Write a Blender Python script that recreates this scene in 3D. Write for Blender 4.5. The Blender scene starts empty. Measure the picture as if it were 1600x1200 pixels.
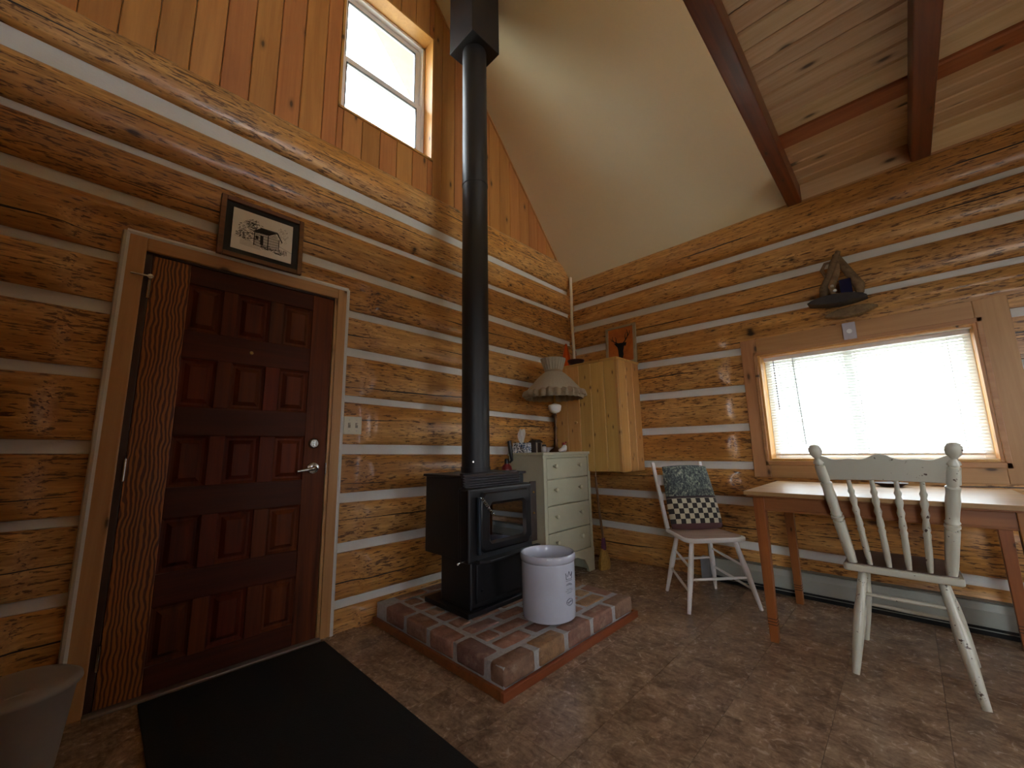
import bpy, bmesh, math, random
from mathutils import Vector, Matrix, noise
random.seed(7)
S = bpy.context.scene
COL = S.collection
PI = math.pi

# ------------------------------------------------------------------ camera
cam = bpy.data.cameras.new('camera'); cam.sensor_width = 36.0; cam.lens = 622.2/1600*36.0
cam.clip_start = 0.02; cam.clip_end = 300
co = bpy.data.objects.new('camera', cam); COL.objects.link(co)
r_ = (0.70034672, -0.7135827, -0.01772575); u_ = (-0.1027035, -0.12531078, 0.98678731); f_ = (0.70637558, 0.68927276, 0.16104843)
co.matrix_world = Matrix(((r_[0], u_[0], -f_[0], 0.0), (r_[1], u_[1], -f_[1], 0.0), (r_[2], u_[2], -f_[2], 1.063), (0, 0, 0, 1)))
S.camera = co
# ------------------------------------------------------------------ sky, light, exposure
w = bpy.data.worlds.new('sky'); S.world = w; w.use_nodes = True
bg = w.node_tree.nodes['Background']
bg.inputs[0].default_value = (0.85, 0.925, 1.0, 1); bg.inputs[1].default_value = 13.0
S.view_settings.view_transform = 'Standard'; S.view_settings.look = 'None'
S.view_settings.gamma = 1.0; S.view_settings.use_curve_mapping = False
S.view_settings.exposure = 0.30
S.cycles.max_bounces = 10; S.cycles.diffuse_bounces = 6; S.cycles.glossy_bounces = 4
S.cycles.transparent_max_bounces = 12; S.cycles.sample_clamp_indirect = 6.0
S.cycles.caustics_reflective = False; S.cycles.caustics_refractive = False
def portal(name, loc, rot, sx, sy):          # sampling portals in the window openings: they emit nothing themselves
    l = bpy.data.lights.new(name, 'AREA'); l.shape = 'RECTANGLE'; l.size = sx; l.size_y = sy
    l.cycles.is_portal = True
    o = bpy.data.objects.new(name, l); COL.objects.link(o); o.location = loc; o.rotation_euler = rot
#portal('daylight_portal', (3.85, 0.19, 1.35), (0, PI/2, 0), 0.9, 1.2)
#portal('daylight_portal', (1.32, 2.85, 4.08), (-PI/2, 0, 0), 0.9, 1.3)

# ------------------------------------------------------------------ helpers
class MB:
    def __init__(s): s.v = []; s.f = []; s.m = []; s.mi = 0
    def add(s, vs, fs):
        n = len(s.v); s.v += [tuple(p) for p in vs]; s.f += [tuple(i+n for i in f) for f in fs]; s.m += [s.mi]*len(fs); return s
    def box(s, x0, x1, y0, y1, z0, z1):
        return s.add([(x0,y0,z0),(x1,y0,z0),(x1,y1,z0),(x0,y1,z0),(x0,y0,z1),(x1,y0,z1),(x1,y1,z1),(x0,y1,z1)],
                     [(0,3,2,1),(4,5,6,7),(0,1,5,4),(1,2,6,5),(2,3,7,6),(3,0,4,7)])
    def bar(s, p0, p1, w_, h_, up=(0,0,1), w1=None, h1=None):
        p0 = Vector(p0); p1 = Vector(p1); d = (p1-p0).normalized(); up = Vector(up)
        a = d.cross(up).normalized(); b = a.cross(d)
        w1 = w_ if w1 is None else w1; h1 = h_ if h1 is None else h1
        vs = []
        for p, ww, hh in ((p0, w_, h_), (p1, w1, h1)):
            for i, j in ((-1,-1),(1,-1),(1,1),(-1,1)): vs.append(p + a*(i*ww/2) + b*(j*hh/2))
        return s.add(vs, [(0,1,2,3),(7,6,5,4),(0,4,5,1),(1,5,6,2),(2,6,7,3),(3,7,4,0)])
    def tube(s, pts, r, seg=10, cap=True):
        pts = [Vector(p) for p in pts]; n = len(pts); rs = r if isinstance(r, (list, tuple)) else [r]*n
        t0 = (pts[1]-pts[0]).normalized(); a = t0.orthogonal().normalized(); vs = []; fs = []
        for i, p in enumerate(pts):
            t = (pts[min(i+1,n-1)]-pts[max(i-1,0)]).normalized()
            a = (a - t*a.dot(t)).normalized(); b = t.cross(a)
            for k in range(seg):
                c = 2*PI*k/seg; vs.append(p + (a*math.cos(c)+b*math.sin(c))*rs[i])
        for i in range(n-1):
            for k in range(seg):
                k2 = (k+1) % seg; fs.append((i*seg+k, i*seg+k2, (i+1)*seg+k2, (i+1)*seg+k))
        if cap: fs.append(tuple(range(seg-1,-1,-1))); fs.append(tuple((n-1)*seg+k for k in range(seg)))
        return s.add(vs, fs)
    def turned(s, p0, p1, prof, seg=12):
        p0 = Vector(p0); p1 = Vector(p1)
        return s.tube([p0+(p1-p0)*t for t, r in prof], [r for t, r in prof], seg)
    def lathe(s, c, prof, seg=32, cap=(True, True), wob=None):
        vs = []; fs = []; n = len(prof)
        for i, (r, z) in enumerate(prof):
            for k in range(seg):
                a = 2*PI*k/seg; dr, dz = wob(i, a) if wob else (0, 0)
                vs.append((c[0]+(r+dr)*math.cos(a), c[1]+(r+dr)*math.sin(a), c[2]+z+dz))
        for i in range(n-1):
            for k in range(seg):
                k2 = (k+1) % seg; fs.append((i*seg+k, i*seg+k2, (i+1)*seg+k2, (i+1)*seg+k))
        if cap[0]: fs.append(tuple(range(seg-1,-1,-1)))
        if cap[1]: fs.append(tuple((n-1)*seg+k for k in range(seg)))
        return s.add(vs, fs)
    def prism(s, poly, a0, a1, axis=1):
        # poly in the two remaining axes (in xyz order), extruded along axis
        def P(p, a):
            q = [p[0], p[1]]; q.insert(axis, a); return tuple(q)
        n = len(poly); vs = [P(p, a0) for p in poly]+[P(p, a1) for p in poly]
        fs = [tuple(range(n)), tuple(range(2*n-1, n-1, -1))]+[(i, i+n, (i+1) % n+n, (i+1) % n) for i in range(n)]
        return s.add(vs, fs)

def link(name, mb, mat, parent=None, smooth=False, bev=0.0, seg=2, ang=40, fix=True, loc=None, rot=None):
    me = bpy.data.meshes.new(name); me.from_pydata(mb.v, [], mb.f)
    mats = mat if isinstance(mat, (list, tuple)) else [mat]
    for m in mats: me.materials.append(m)
    if len(mats) > 1: me.polygons.foreach_set('material_index', mb.m)
    if fix:
        b = bmesh.new(); b.from_mesh(me); bmesh.ops.recalc_face_normals(b, faces=b.faces); b.to_mesh(me); b.free()
    if smooth:
        me.polygons.foreach_set('use_smooth', [True]*len(me.polygons)); me.set_sharp_from_angle(angle=math.radians(ang))
    me.update()
    o = bpy.data.objects.new(name, me); COL.objects.link(o)
    if loc: o.location = loc
    if rot: o.rotation_euler = rot
    if parent: o.parent = parent
    if bev:
        md = o.modifiers.new('bevel', 'BEVEL'); md.width = bev; md.segments = seg; md.limit_method = 'ANGLE'; md.angle_limit = math.radians(35)
    return o
def tag(o, label, cat, group=None):
    o['label'] = label; o['category'] = cat
    if group: o['group'] = group
    return o
def thing(name, label, cat, loc=(0,0,0), rz=0.0, group=None):
    o = bpy.data.objects.new(name, None); COL.objects.link(o); o.empty_display_size = .1
    o.location = loc; o.rotation_euler = (0, 0, rz)
    return tag(o, label, cat, group)
def struct(o): o['kind'] = 'structure'; return o
def copy_part(src, parent, loc, rot=None):
    c = src.copy(); COL.objects.link(c); c.parent = parent; c.location = loc
    if rot: c.rotation_euler = rot
    return c

# ------------------------------------------------------------------ materials
class NT:
    def __init__(s, name):
        s.mat = bpy.data.materials.new(name); s.mat.use_nodes = True
        s.t = s.mat.node_tree; s.bsdf = s.t.nodes['Principled BSDF']
    def n(s, typ, **kw):
        nd = s.t.nodes.new(typ)
        for k, v in kw.items():
            if k == 'op': nd.operation = v
            elif k.startswith('i_'):
                key = k[2:]; nd.inputs[int(key) if key.isdigit() else key].default_value = v
            else: setattr(nd, k, v)
        return nd
    def l(s, a, b): s.t.links.new(a, b)
    def math(s, op, a, b=None, c=None, clamp=False):
        nd = s.n('ShaderNodeMath', op=op); nd.use_clamp = clamp
        for i, x in enumerate((a, b, c)):
            if x is None: continue
            if hasattr(x, 'is_output'): s.l(x, nd.inputs[i])
            else: nd.inputs[i].default_value = x
        return nd.outputs[0]
    def mix(s, fac, a, b, mode='MIX'):
        nd = s.n('ShaderNodeMix', data_type='RGBA', blend_type=mode)
        for i, x in ((0, fac), (6, a), (7, b)):
            if hasattr(x, 'is_output'): s.l(x, nd.inputs[i])
            else: nd.inputs[i].default_value = (x if i == 0 else (*x, 1) if len(x) == 3 else x)
        return nd.outputs[2]
    def ramp(s, x, pts):
        nd = s.n('ShaderNodeValToRGB'); s.l(x, nd.inputs[0]); e = nd.color_ramp.elements
        while len(e) < len(pts): e.new(.5)
        for el, (p, c) in zip(e, pts): el.position = p; el.color = (*c, 1) if len(c) == 3 else c
        return nd.outputs[0]
    def coords(s, scale=(1,1,1), rnd=True, kind='Object'):
        tc = s.n('ShaderNodeTexCoord'); v = tc.outputs[kind]
        if rnd:
            oi = s.n('ShaderNodeObjectInfo'); s.rand = oi.outputs['Random']
            mul = s.math('MULTIPLY', s.rand, 53.0)
            va = s.n('ShaderNodeVectorMath', operation='ADD'); s.l(v, va.inputs[0])
            cb = s.n('ShaderNodeCombineXYZ')
            for i in range(3): s.l(mul, cb.inputs[i])
            s.l(cb.outputs[0], va.inputs[1]); v = va.outputs[0]
        mp = s.n('ShaderNodeVectorMath', operation='MULTIPLY'); s.l(v, mp.inputs[0]); mp.inputs[1].default_value = scale
        s.base = v
        return mp.outputs[0]
    def scaled(s, v, scale):
        mp = s.n('ShaderNodeVectorMath', operation='MULTIPLY'); s.l(v, mp.inputs[0]); mp.inputs[1].default_value = scale; return mp.outputs[0]
    def noise(s, v, scale=1, detail=4, rough=.55, dist=0.0):
        nd = s.n('ShaderNodeTexNoise'); s.l(v, nd.inputs['Vector'])
        nd.inputs['Scale'].default_value = scale; nd.inputs['Detail'].default_value = detail
        nd.inputs['Roughness'].default_value = rough; nd.inputs['Distortion'].default_value = dist
        return nd.outputs[0]
    def flat2d(s, v, axis, sa, sc_):
        sp = s.n('ShaderNodeSeparateXYZ'); s.l(v, sp.inputs[0]); o = [i for i in range(3) if i != axis]
        cb = s.n('ShaderNodeCombineXYZ'); s.l(s.math('MULTIPLY', sp.outputs[axis], sa), cb.inputs[0])
        s.l(s.math('MULTIPLY', s.math('ADD', sp.outputs[o[0]], sp.outputs[o[1]]), sc_), cb.inputs[1]); return cb.outputs[0]
    def bump(s, h, strength=.3, dist=.01):
        nd = s.n('ShaderNodeBump'); nd.inputs['Strength'].default_value = strength; nd.inputs['Distance'].default_value = dist
        s.l(h, nd.inputs['Height']); s.l(nd.outputs[0], s.bsdf.inputs['Normal'])
    def set(s, **kw):
        for k, v in kw.items():
            nm = {'rough': 'Roughness', 'metal': 'Metallic', 'spec': 'Specular IOR Level', 'coat': 'Coat Weight', 'coatr': 'Coat Roughness', 'trans': 'Transmission Weight', 'color': 'Base Color', 'sheen': 'Sheen Weight'}[k]
            if hasattr(v, 'is_output'): s.l(v, s.bsdf.inputs[nm])
            else: s.bsdf.inputs[nm].default_value = (*v, 1) if isinstance(v, tuple) and len(v) == 3 else v
        return s
def lin(h):
    c = [int(h[i:i+2], 16)/255 for i in (0, 2, 4)]
    return tuple(x/12.92 if x <= .04045 else ((x+.055)/1.055)**2.4 for x in c)
def plain(name, hexc, rough=.5, metal=0.0, var=.08, bump=0.0, vs=25, **kw):
    t = NT(name); v = t.coords((vs,)*3); n = t.noise(v, 1, 4)
    c = lin(hexc)
    col = t.ramp(n, [(.3, tuple(x*(1-var) for x in c)), (.7, tuple(min(1, x*(1+var)) for x in c))])
    t.set(color=col, rough=rough, metal=metal, **kw)
    if bump: t.bump(n, bump, .004)
    return t.mat
def wood(name, light, dark, axis=0, grain=14.0, along=1.1, knots=.5, rough=.4, coat=0.0, bump=.15, contrast=1.0, fleck=0.0, crack=0.0, rvar=.22, knotc='2a1608', fine=70.0, kscale=1.0, rings=0.0, flat=None):
    t = NT(name)
    def sc(a, c): q = [c, c, c]; q[axis] = a; return tuple(q)
    v = t.coords(sc(along, grain)); base = t.base; rand = t.rand
    n1 = t.noise(v, 1, 5, .6, .8)
    n2 = t.noise(t.scaled(base, sc(2.0, fine)), 1, 3, .6)
    n3 = t.noise(t.scaled(base, sc(.5, 2.2)), 1, 3, .5)
    f = t.math('ADD', t.math('MULTIPLY', n1, .6), t.math('ADD', t.math('MULTIPLY', n2, .22), t.math('MULTIPLY', n3, .3)))
    if rings:
        wv = t.n('ShaderNodeTexWave', wave_type='BANDS', bands_direction='XYZ'[(axis+1) % 3] if axis != 2 else 'X')
        t.l(t.scaled(base, sc(.6, 1.0)), wv.inputs[0]); wv.inputs['Scale'].default_value = rings; wv.inputs['Distortion'].default_value = 9.0
        wv.inputs['Detail'].default_value = 2.0; wv.inputs['Detail Scale'].default_value = .6
        f = t.math('ADD', t.math('MULTIPLY', f, .5), t.math('MULTIPLY', wv.outputs['Fac'], .55))
    L = lin(light); D = lin(dark)
    col = t.ramp(f, [(.56-.17/contrast, D), (.56+.13/contrast, L)])
    if fleck:
        n4 = t.noise(t.scaled(base, sc(7.0, 42.0)), 1, 3, .65)
        n5 = t.noise(t.scaled(base, sc(1.0, 2.5)), 1, 2, .5)
        fk = t.math('MULTIPLY', t.ramp(n4, [(.54, (0,0,0)), (.66, (1,1,1))]), t.ramp(n5, [(.38, (0,0,0)), (.6, (1,1,1))]))
        col = t.mix(t.math('MULTIPLY', fk, fleck), col, lin('5c2f10'))
    if knots:
        vo = t.n('ShaderNodeTexVoronoi', feature='F1'); vo.voronoi_dimensions = '2D'; t.l(t.flat2d(base, axis, 2.0*kscale, 5.2*kscale), vo.inputs['Vector']); vo.inputs['Scale'].default_value = 1.0
        wob = t.math('ADD', vo.outputs['Distance'], t.math('MULTIPLY', t.math('SUBTRACT', n2, .5), .06))
        k = t.ramp(wob, [(.030*knots+.012, (1,1,1)), (.065*knots+.025, (.3,.3,.3)), (.13, (0,0,0))])
        sel = t.math('GREATER_THAN', t.math('FRACT', t.math('MULTIPLY', vo.outputs['Color'] if False else t.noise(vo.outputs['Position'], 7.3, 0), 7.0)), .35)
        col = t.mix(t.math('MULTIPLY', t.math('MULTIPLY', k, sel), .85), col, lin(knotc))
    if crack:
        g = t.n('ShaderNodeTexCoord').outputs['Generated']; sp = t.n('ShaderNodeSeparateXYZ'); t.l(g, sp.inputs[0])
        wob = t.noise(t.scaled(base, sc(.9, 0.0)), 1, 3, .6)
        wob2 = t.noise(t.scaled(base, sc(1.0, .0)), .55, 1, .5)
        cz = t.math('ADD', t.math('MULTIPLY', t.math('SUBTRACT', wob, .5), .16), t.math('ADD', .30, t.math('MULTIPLY', rand, .40)))
        dd = t.math('ABSOLUTE', t.math('SUBTRACT', sp.outputs[2], cz))
        lw = t.math('MULTIPLY', t.ramp(wob2, [(.46, (0,0,0)), (.60, (1,1,1))]), .014)
        cm = t.math('LESS_THAN', dd, lw)
        col = t.mix(t.math('MULTIPLY', cm, crack), col, (.012, .006, .003))
    br = t.math('ADD', 1-rvar/2, t.math('MULTIPLY', rand, rvar))
    hs = t.n('ShaderNodeHueSaturation'); t.l(col, hs.inputs['Color']); t.l(br, hs.inputs['Value'])
    t.l(t.math('ADD', .492, t.math('MULTIPLY', t.math('FRACT', t.math('MULTIPLY', rand, 17.0)), .016)), hs.inputs['Hue'])
    t.set(color=hs.outputs[0], rough=rough, coat=coat, coatr=.12)
    if bump: t.bump(f, bump, .006)
    return t.mat

def log_mat(name, axis):
    t = NT(name); depth = 1-axis
    def sc(a, c): q = [c, c, c]; q[axis] = a; return tuple(q)
    v = t.coords(sc(.8, 3.2)); base = t.base; rand = t.rand
    big = t.noise(v, 1, 3, .5, .4)
    fine = t.noise(t.scaled(base, sc(2.5, 75)), 1, 3, .6)
    peel = t.noise(t.scaled(base, sc(5.5, 26)), 1, 4, .62, .6)
    dash = t.noise(t.scaled(base, sc(16, 100)), 1, 3, .6, .3)
    dens = t.noise(t.scaled(base, sc(1.1, 3.5)), 1, 2, .5)
    sel = t.math('ADD', t.math('MULTIPLY', big, .75), t.math('MULTIPLY', rand, .28))
    col = t.ramp(sel, [(.32, lin('bf8542')), (.45, lin('d0944a')), (.56, lin('d2a262')), (.68, lin('c08742')), (.8, lin('a87036'))])
    col = t.mix(t.math('MULTIPLY', t.ramp(peel, [(.40, (1,1,1)), (.58, (0,0,0))]), .38), col, lin('8a5a2a'))
    col = t.mix(t.math('MULTIPLY', t.ramp(peel, [(.58, (0,0,0)), (.74, (1,1,1))]), .40), col, lin('d8ae74'))
    col = t.mix(t.math('MULTIPLY', t.ramp(fine, [(.38, (1,1,1)), (.60, (0,0,0))]), .45), col, lin('80501f'))
    thr = t.math('SUBTRACT', .70, t.math('MULTIPLY', dens, .29))
    dm = t.math('MULTIPLY', t.math('SUBTRACT', dash, thr), 16.0, clamp=True)
    col = t.mix(t.math('MULTIPLY', dm, .85), col, lin('4a2810'))
    vo = t.n('ShaderNodeTexVoronoi', feature='F1'); vo.voronoi_dimensions = '2D'; t.l(t.flat2d(base, axis, 2.1, 5.0), vo.inputs['Vector']); vo.inputs['Scale'].default_value = 1.0
    sp = t.n('ShaderNodeSeparateColor'); t.l(vo.outputs['Color'], sp.inputs[0])
    kd_ = t.math('ADD', t.math('DIVIDE', vo.outputs['Distance'], t.math('ADD', .45, t.math('MULTIPLY', sp.outputs[0], .8))), t.math('MULTIPLY', t.math('SUBTRACT', fine, .5), .07))
    k = t.math('MULTIPLY', t.ramp(kd_, [(.025, (1,1,1)), (.065, (.35,.35,.35)), (.15, (0,0,0))]), t.math('GREATER_THAN', sp.outputs[1], .58))
    col = t.mix(t.math('MULTIPLY', k, .95), col, lin('241006'))
    g = t.n('ShaderNodeTexCoord').outputs['Generated']; sg = t.n('ShaderNodeSeparateXYZ'); t.l(g, sg.inputs[0])
    q0 = [0.0]*3; q0[axis] = .8; w1_ = t.noise(t.scaled(base, tuple(q0)), 1, 4, .55); q0[axis] = .6; w2_ = t.noise(t.scaled(base, tuple(q0)), 1.7, 1, .5)
    cz = t.math('ADD', t.math('MULTIPLY', t.math('SUBTRACT', w1_, .5), .20), t.math('ADD', .28, t.math('MULTIPLY', rand, .45)))
    dd = t.math('ABSOLUTE', t.math('SUBTRACT', sg.outputs[2], cz))
    cm = t.math('LESS_THAN', dd, t.math('MULTIPLY', t.ramp(w2_, [(.45, (0,0,0)), (.60, (1,1,1))]), .015))
    col = t.mix(cm, col, (.012, .006, .003))
    hs = t.n('ShaderNodeHueSaturation'); t.l(col, hs.inputs['Color']); t.l(t.math('ADD', .96, t.math('MULTIPLY', rand, .32)), hs.inputs['Value'])
    t.set(color=hs.outputs[0], rough=.38, coat=.18, coatr=.15)
    h = t.math('ADD', t.math('MULTIPLY', peel, .8), t.math('SUBTRACT', t.math('MULTIPLY', big, .8), t.math('ADD', t.math('MULTIPLY', dm, .3), t.math('MULTIPLY', cm, 1.0))))
    t.bump(h, .4, .007); return t.mat
LOGX = log_mat('peeled_log_x', 0); LOGY = log_mat('peeled_log_y', 1)
BOARDZ = wood('pine_board', 'c98a4c', 'a86a36', 2, grain=10, along=.8, knots=.6, rough=.38, coat=.1, rvar=.20)
PLANKY = wood('pine_plank', 'e0c39c', 'c39d70', 1, grain=12, along=.9, knots=.8, rough=.5, rvar=.22, flat=2)
PLANKRED = wood('red_pine_plank', 'b06a3c', '884a28', 1, grain=12, along=.9, knots=.6, rough=.45, rvar=.05)
BEAM = wood('dark_stained_beam', '7a3a1a', '44190c', 0, grain=12, along=.9, knots=.2, rough=.38, coat=.15, rvar=.5)
CASZ = wood('casing_pine_z', 'c59563', 'ab7748', 2, grain=10, along=.8, knots=.55, rough=.45, rvar=.1)
CASX = wood('casing_pine_x', 'c59563', 'ab7748', 0, grain=10, along=.8, knots=.55, rough=.45, rvar=.1)
CASY = wood('casing_pine_y', 'c59563', 'ab7748', 1, grain=10, along=.8, knots=.55, rough=.45, rvar=.1)
BLOCKY = wood('blocking_pine', 'e2c498', 'caa474', 1, grain=10, along=.8, knots=.8, rough=.5, rvar=.1)
REVEAL = wood('window_jamb_pine', 'd9a45c', 'c08a48', 2, grain=10, along=.8, knots=.4, rough=.4, rvar=.05)
DOORZ = wood('mahogany_z', '6c3113', '3e180a', 2, grain=16, along=.8, knots=0, rough=.55, coat=.0, bump=.08, rvar=.3)
DOORX = wood('mahogany_x', '52200e', '36130a', 0, grain=16, along=.8, knots=0, rough=.55, coat=.0, bump=.08, rvar=.2)
DOORFIG = wood('figured_fir_stile', 'a05a25', '542410', 2, grain=9, along=1.6, knots=0, rough=.42, coat=.0, bump=.08, rvar=0, contrast=1.5, rings=20.0)
CUPZ = wood('knotty_pine_z', 'd8aa62', 'c08d48', 2, grain=9, along=.7, knots=.8, rough=.4, rvar=.22, knotc='5a3214', kscale=2.1)
TABLEY = wood('table_pine_top', 'b08a5e', '8f6a42', 1, grain=12, along=.9, knots=.3, rough=.32, coat=.1, rvar=.1)
TABLEO = wood('table_orange_wood', 'a06636', '7c4a22', 1, grain=14, along=1.0, knots=.1, rough=.4, rvar=.1)
TABLEZ = wood('table_orange_leg', 'a3642f', '7e481f', 2, grain=14, along=1.0, knots=.1, rough=.4, rvar=.1)
SEATW = wood('worn_seat_wood', 'b89e8a', '947a68', 0, grain=16, along=1.5, knots=0, rough=.4, rvar=.1)
DRIFT = wood('driftwood', '8d7350', '5a452e', 0, grain=25, along=4, knots=0, rough=.75, bump=.6, rvar=.35)
FRAMEW = wood('walnut_frame', '7a4a26', '4f2c14', 0, grain=25, along=2, knots=0, rough=.4, rvar=.1)

def chink_mat():
    t = NT('chinking'); v = t.coords((30, 30, 60)); n = t.noise(v, 1, 5); n2 = t.noise(t.scaled(t.base, (2, 2, 2)), 1, 3)
    t.set(color=t.ramp(n2, [(.3, lin('cfcfc8')), (.7, lin('e0e0da'))]), rough=.85); t.bump(n, .4, .004); return t.mat
CHINK = chink_mat()
def drywall_mat():
    t = NT('drywall'); v = t.coords((1, 1, 1)); n = t.noise(v, 160, 3); n2 = t.noise(v, .8, 2)
    t.set(color=t.ramp(n2, [(.3, lin('ded0aa')), (.7, lin('e5d9b6'))]), rough=.9); t.bump(n, .12, .003); return t.mat
DRYWALL = drywall_mat()
def tile_mat():
    t = NT('vinyl_floor_tile'); v = t.coords((1, 1, 1)); n = t.noise(v, 7, 6, .68, .8); n2 = t.noise(v, 26, 5, .65, 1.2); n3 = t.noise(v, 2.2, 2); n4 = t.noise(t.scaled(t.base, (60, 16, 1)), 1, 3, .6)
    f = t.math('ADD', t.math('MULTIPLY', n, .5), t.math('ADD', t.math('MULTIPLY', n2, .35), t.math('MULTIPLY', n4, .2)))
    c = t.ramp(f, [(.42, lin('6a5644')), (.50, lin('8c745e')), (.56, lin('a0876e')), (.64, lin('bca386'))])
    hs = t.n('ShaderNodeHueSaturation'); t.l(c, hs.inputs['Color']); t.l(t.math('ADD', .95, t.math('MULTIPLY', t.rand, .1)), hs.inputs['Value'])
    t.set(color=hs.outputs[0], rough=t.math('ADD', .12, t.math('MULTIPLY', n2, .25)), spec=.5); t.bump(f, .10, .003); return t.mat
TILE = tile_mat()
def brick_mat():
    t = NT('hearth_brick'); v = t.coords((1, 1, 1)); n = t.noise(v, 22, 5, .65); n2 = t.noise(v, 75, 4, .7)
    cr = t.ramp(t.rand, [(0, lin('8c6658')), (.22, lin('a07460')), (.4, lin('7a584e')), (.55, lin('aa8a66')), (.72, lin('8c6c66')), (.85, lin('a07a54')), (1, lin('785c54'))])
    c = t.mix(t.ramp(n, [(.40, (0,0,0)), (.64, (.5,.5,.5))]), cr, lin('5e463a'))
    c = t.mix(t.ramp(t.noise(v, 13, 4, .6), [(.55, (0,0,0)), (.72, (.5,.5,.5))]), c, lin('b9a08a'))
    c = t.mix(t.ramp(n2, [(.60, (0,0,0)), (.70, (.7,.7,.7))]), c, lin('4a3022'))
    t.set(color=c, rough=.8); t.bump(t.math('ADD', n, t.math('MULTIPLY', n2, .5)), .7, .006); return t.mat
BRICK = brick_mat()
MORTAR = plain('mortar', 'a5a3a2', .9, var=.15, bump=.5, vs=60)
STEEL = plain('black_stove_steel', '17171a', .42, var=.1, bump=.05, vs=90, spec=.45)
IRON = plain('cast_iron_gloss', '131316', .3, var=.1, spec=.5)
PIPE = plain('stove_pipe_black', '1b1b1d', .48, var=.1)
BROWNM = plain('brown_heat_shield', '2e2018', .45, var=.15)
def fireglass():
    t = NT('stove_glass'); t.set(color=(.20, .21, .23), rough=.03, metal=1.0); return t.mat
FGLASS = fireglass()
CHROME = plain('brushed_nickel', 'b9b8b2', .25, metal=1.0, var=.03)
BRASS = plain('brass', 'b08a4a', .3, metal=1.0, var=.05)
GLAZE = plain('salt_glaze_white', 'bfc2cf', .2, var=.03, vs=8, coat=.3)
INK = plain('blue_grey_ink', '55586a', .4)
SAGE = plain('sage_green_paint', 'b6b49a', .45, var=.04, vs=10)
SAGEK = plain('sage_knob_paint', 'c6c3a8', .35, var=.04)
def paint_chip(name, hexc, chip, thr=.68, rough=.35):
    t = NT(name); v = t.coords((1, 1, 1)); n = t.noise(v, 38, 3, .6); n2 = t.noise(v, 6, 2); n3 = t.noise(v, 3, 2)
    m = t.ramp(t.math('MULTIPLY', n, t.math('ADD', .65, t.math('MULTIPLY', n2, .7))), [(thr-.015, (0,0,0)), (thr+.015, (1,1,1))])
    c = lin(hexc); base = t.ramp(n3, [(.3, tuple(x*.93 for x in c)), (.7, c)])
    t.set(color=t.mix(m, base, lin(chip)), rough=rough, coat=.15); return t.mat
CREAM = paint_chip('cream_chair_paint', 'cbc8b5', '4a3626', .69)
WHITEP = paint_chip('white_chair_paint', 'ecece8', '6a5a48', .8)
def check_fabric():
    t = NT('check_fabric'); tc = t.n('ShaderNodeTexCoord').outputs['Generated']
    sp = t.n('ShaderNodeSeparateXYZ'); t.l(tc, sp.inputs[0])
    ck = t.n('ShaderNodeTexChecker'); t.l(t.scaled(tc, (11.0, 0.0, 13.0)), ck.inputs[0]); ck.inputs['Scale'].default_value = 1.0
    ck.inputs[1].default_value = (*lin('2a2422'), 1); ck.inputs[2].default_value = (*lin('c6bda2'), 1)
    fn = t.noise(t.scaled(tc, (1, .2, 1)), 11, 3, .7, 1.6); fn2 = t.noise(t.scaled(tc, (1, .2, 1)), 30, 2, .6)
    fl = t.ramp(t.math('ADD', t.math('MULTIPLY', fn, .6), t.math('MULTIPLY', fn2, .4)), [(.42, lin('2c2f33')), (.5, lin('4b4f4c')), (.57, lin('6f7a68')), (.62, lin('a9a48f')), (.68, lin('5a4650'))])
    z = sp.outputs[2]
    top = t.math('GREATER_THAN', z, .50); low = t.math('LESS_THAN', z, .085)
    seam = t.math('MULTIPLY', t.math('GREATER_THAN', z, .465), t.math('LESS_THAN', z, .5))
    c = t.mix(top, ck.outputs[0], fl); c = t.mix(low, c, lin('5b3a3a')); c = t.mix(seam, c, lin('35282a'))
    t.set(color=c, rough=.9, sheen=.2); t.bump(t.noise(t.scaled(tc, (160, 160, 160)), 1, 2), .2, .002); return t.mat
CHECK = check_fabric()
RUBBER = plain('black_mat', '0b0b0c', .85, var=.3, bump=.6, vs=260)
BIN = plain('bin_plastic', '92887e', .4, var=.03)
VINYL = plain('white_vinyl', 'e6e8ea', .35, var=.02)
IVORY = plain('ivory_plate', 'd9d4bd', .35, var=.02)
GREYP = plain('grey_plate', 'b9b4bc', .4, var=.03)
HEATP = plain('heater_enamel', 'a3a69a', .45, var=.03)
DARK = plain('dark_gap', '0a0a0a', .8)
BLACKP = plain('black_plastic', '141414', .4)
PAPER = plain('paper', 'eeeeea', .8, var=.02)
MATBOARD = plain('black_mat_board', '262628', .8, var=.05)
INKB = plain('black_ink', '1e1e20', .8)
ORANGEP = wood('stained_deer_panel', 'c2672a', '9a4417', 0, grain=8, along=3, knots=0, rough=.4, rvar=0)
PALEF = plain('pale_frame', '9b8a6e', .5)
BIRCH = plain('peeled_birch', 'd8cdb4', .5, var=.12, vs=14)
COPPER = plain('copper', 'c2582a', .3, metal=.85, var=.1)
REDP = plain('extinguisher_red', '6c1020', .3, coat=.4)
SHADE = None
def fabric(name, hexc, transl=.35):
    t = NT(name); v = t.coords((90, 90, 90)); n = t.noise(v, 1, 3)
    c = lin(hexc); t.set(color=t.ramp(n, [(.3, tuple(x*.88 for x in c)), (.7, c)]), rough=.9)
    tr = t.n('ShaderNodeBsdfTranslucent'); tr.inputs[0].default_value = (*c, 1)
    mx = t.n('ShaderNodeMixShader'); mx.inputs[0].default_value = transl
    out = t.t.nodes['Material Output']; t.l(t.bsdf.outputs[0], mx.inputs[1]); t.l(tr.outputs[0], mx.inputs[2]); t.l(mx.outputs[0], out.inputs[0]); return t.mat
SHADE = fabric('lamp_shade_cloth', 'bdb39b', .25)
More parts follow.
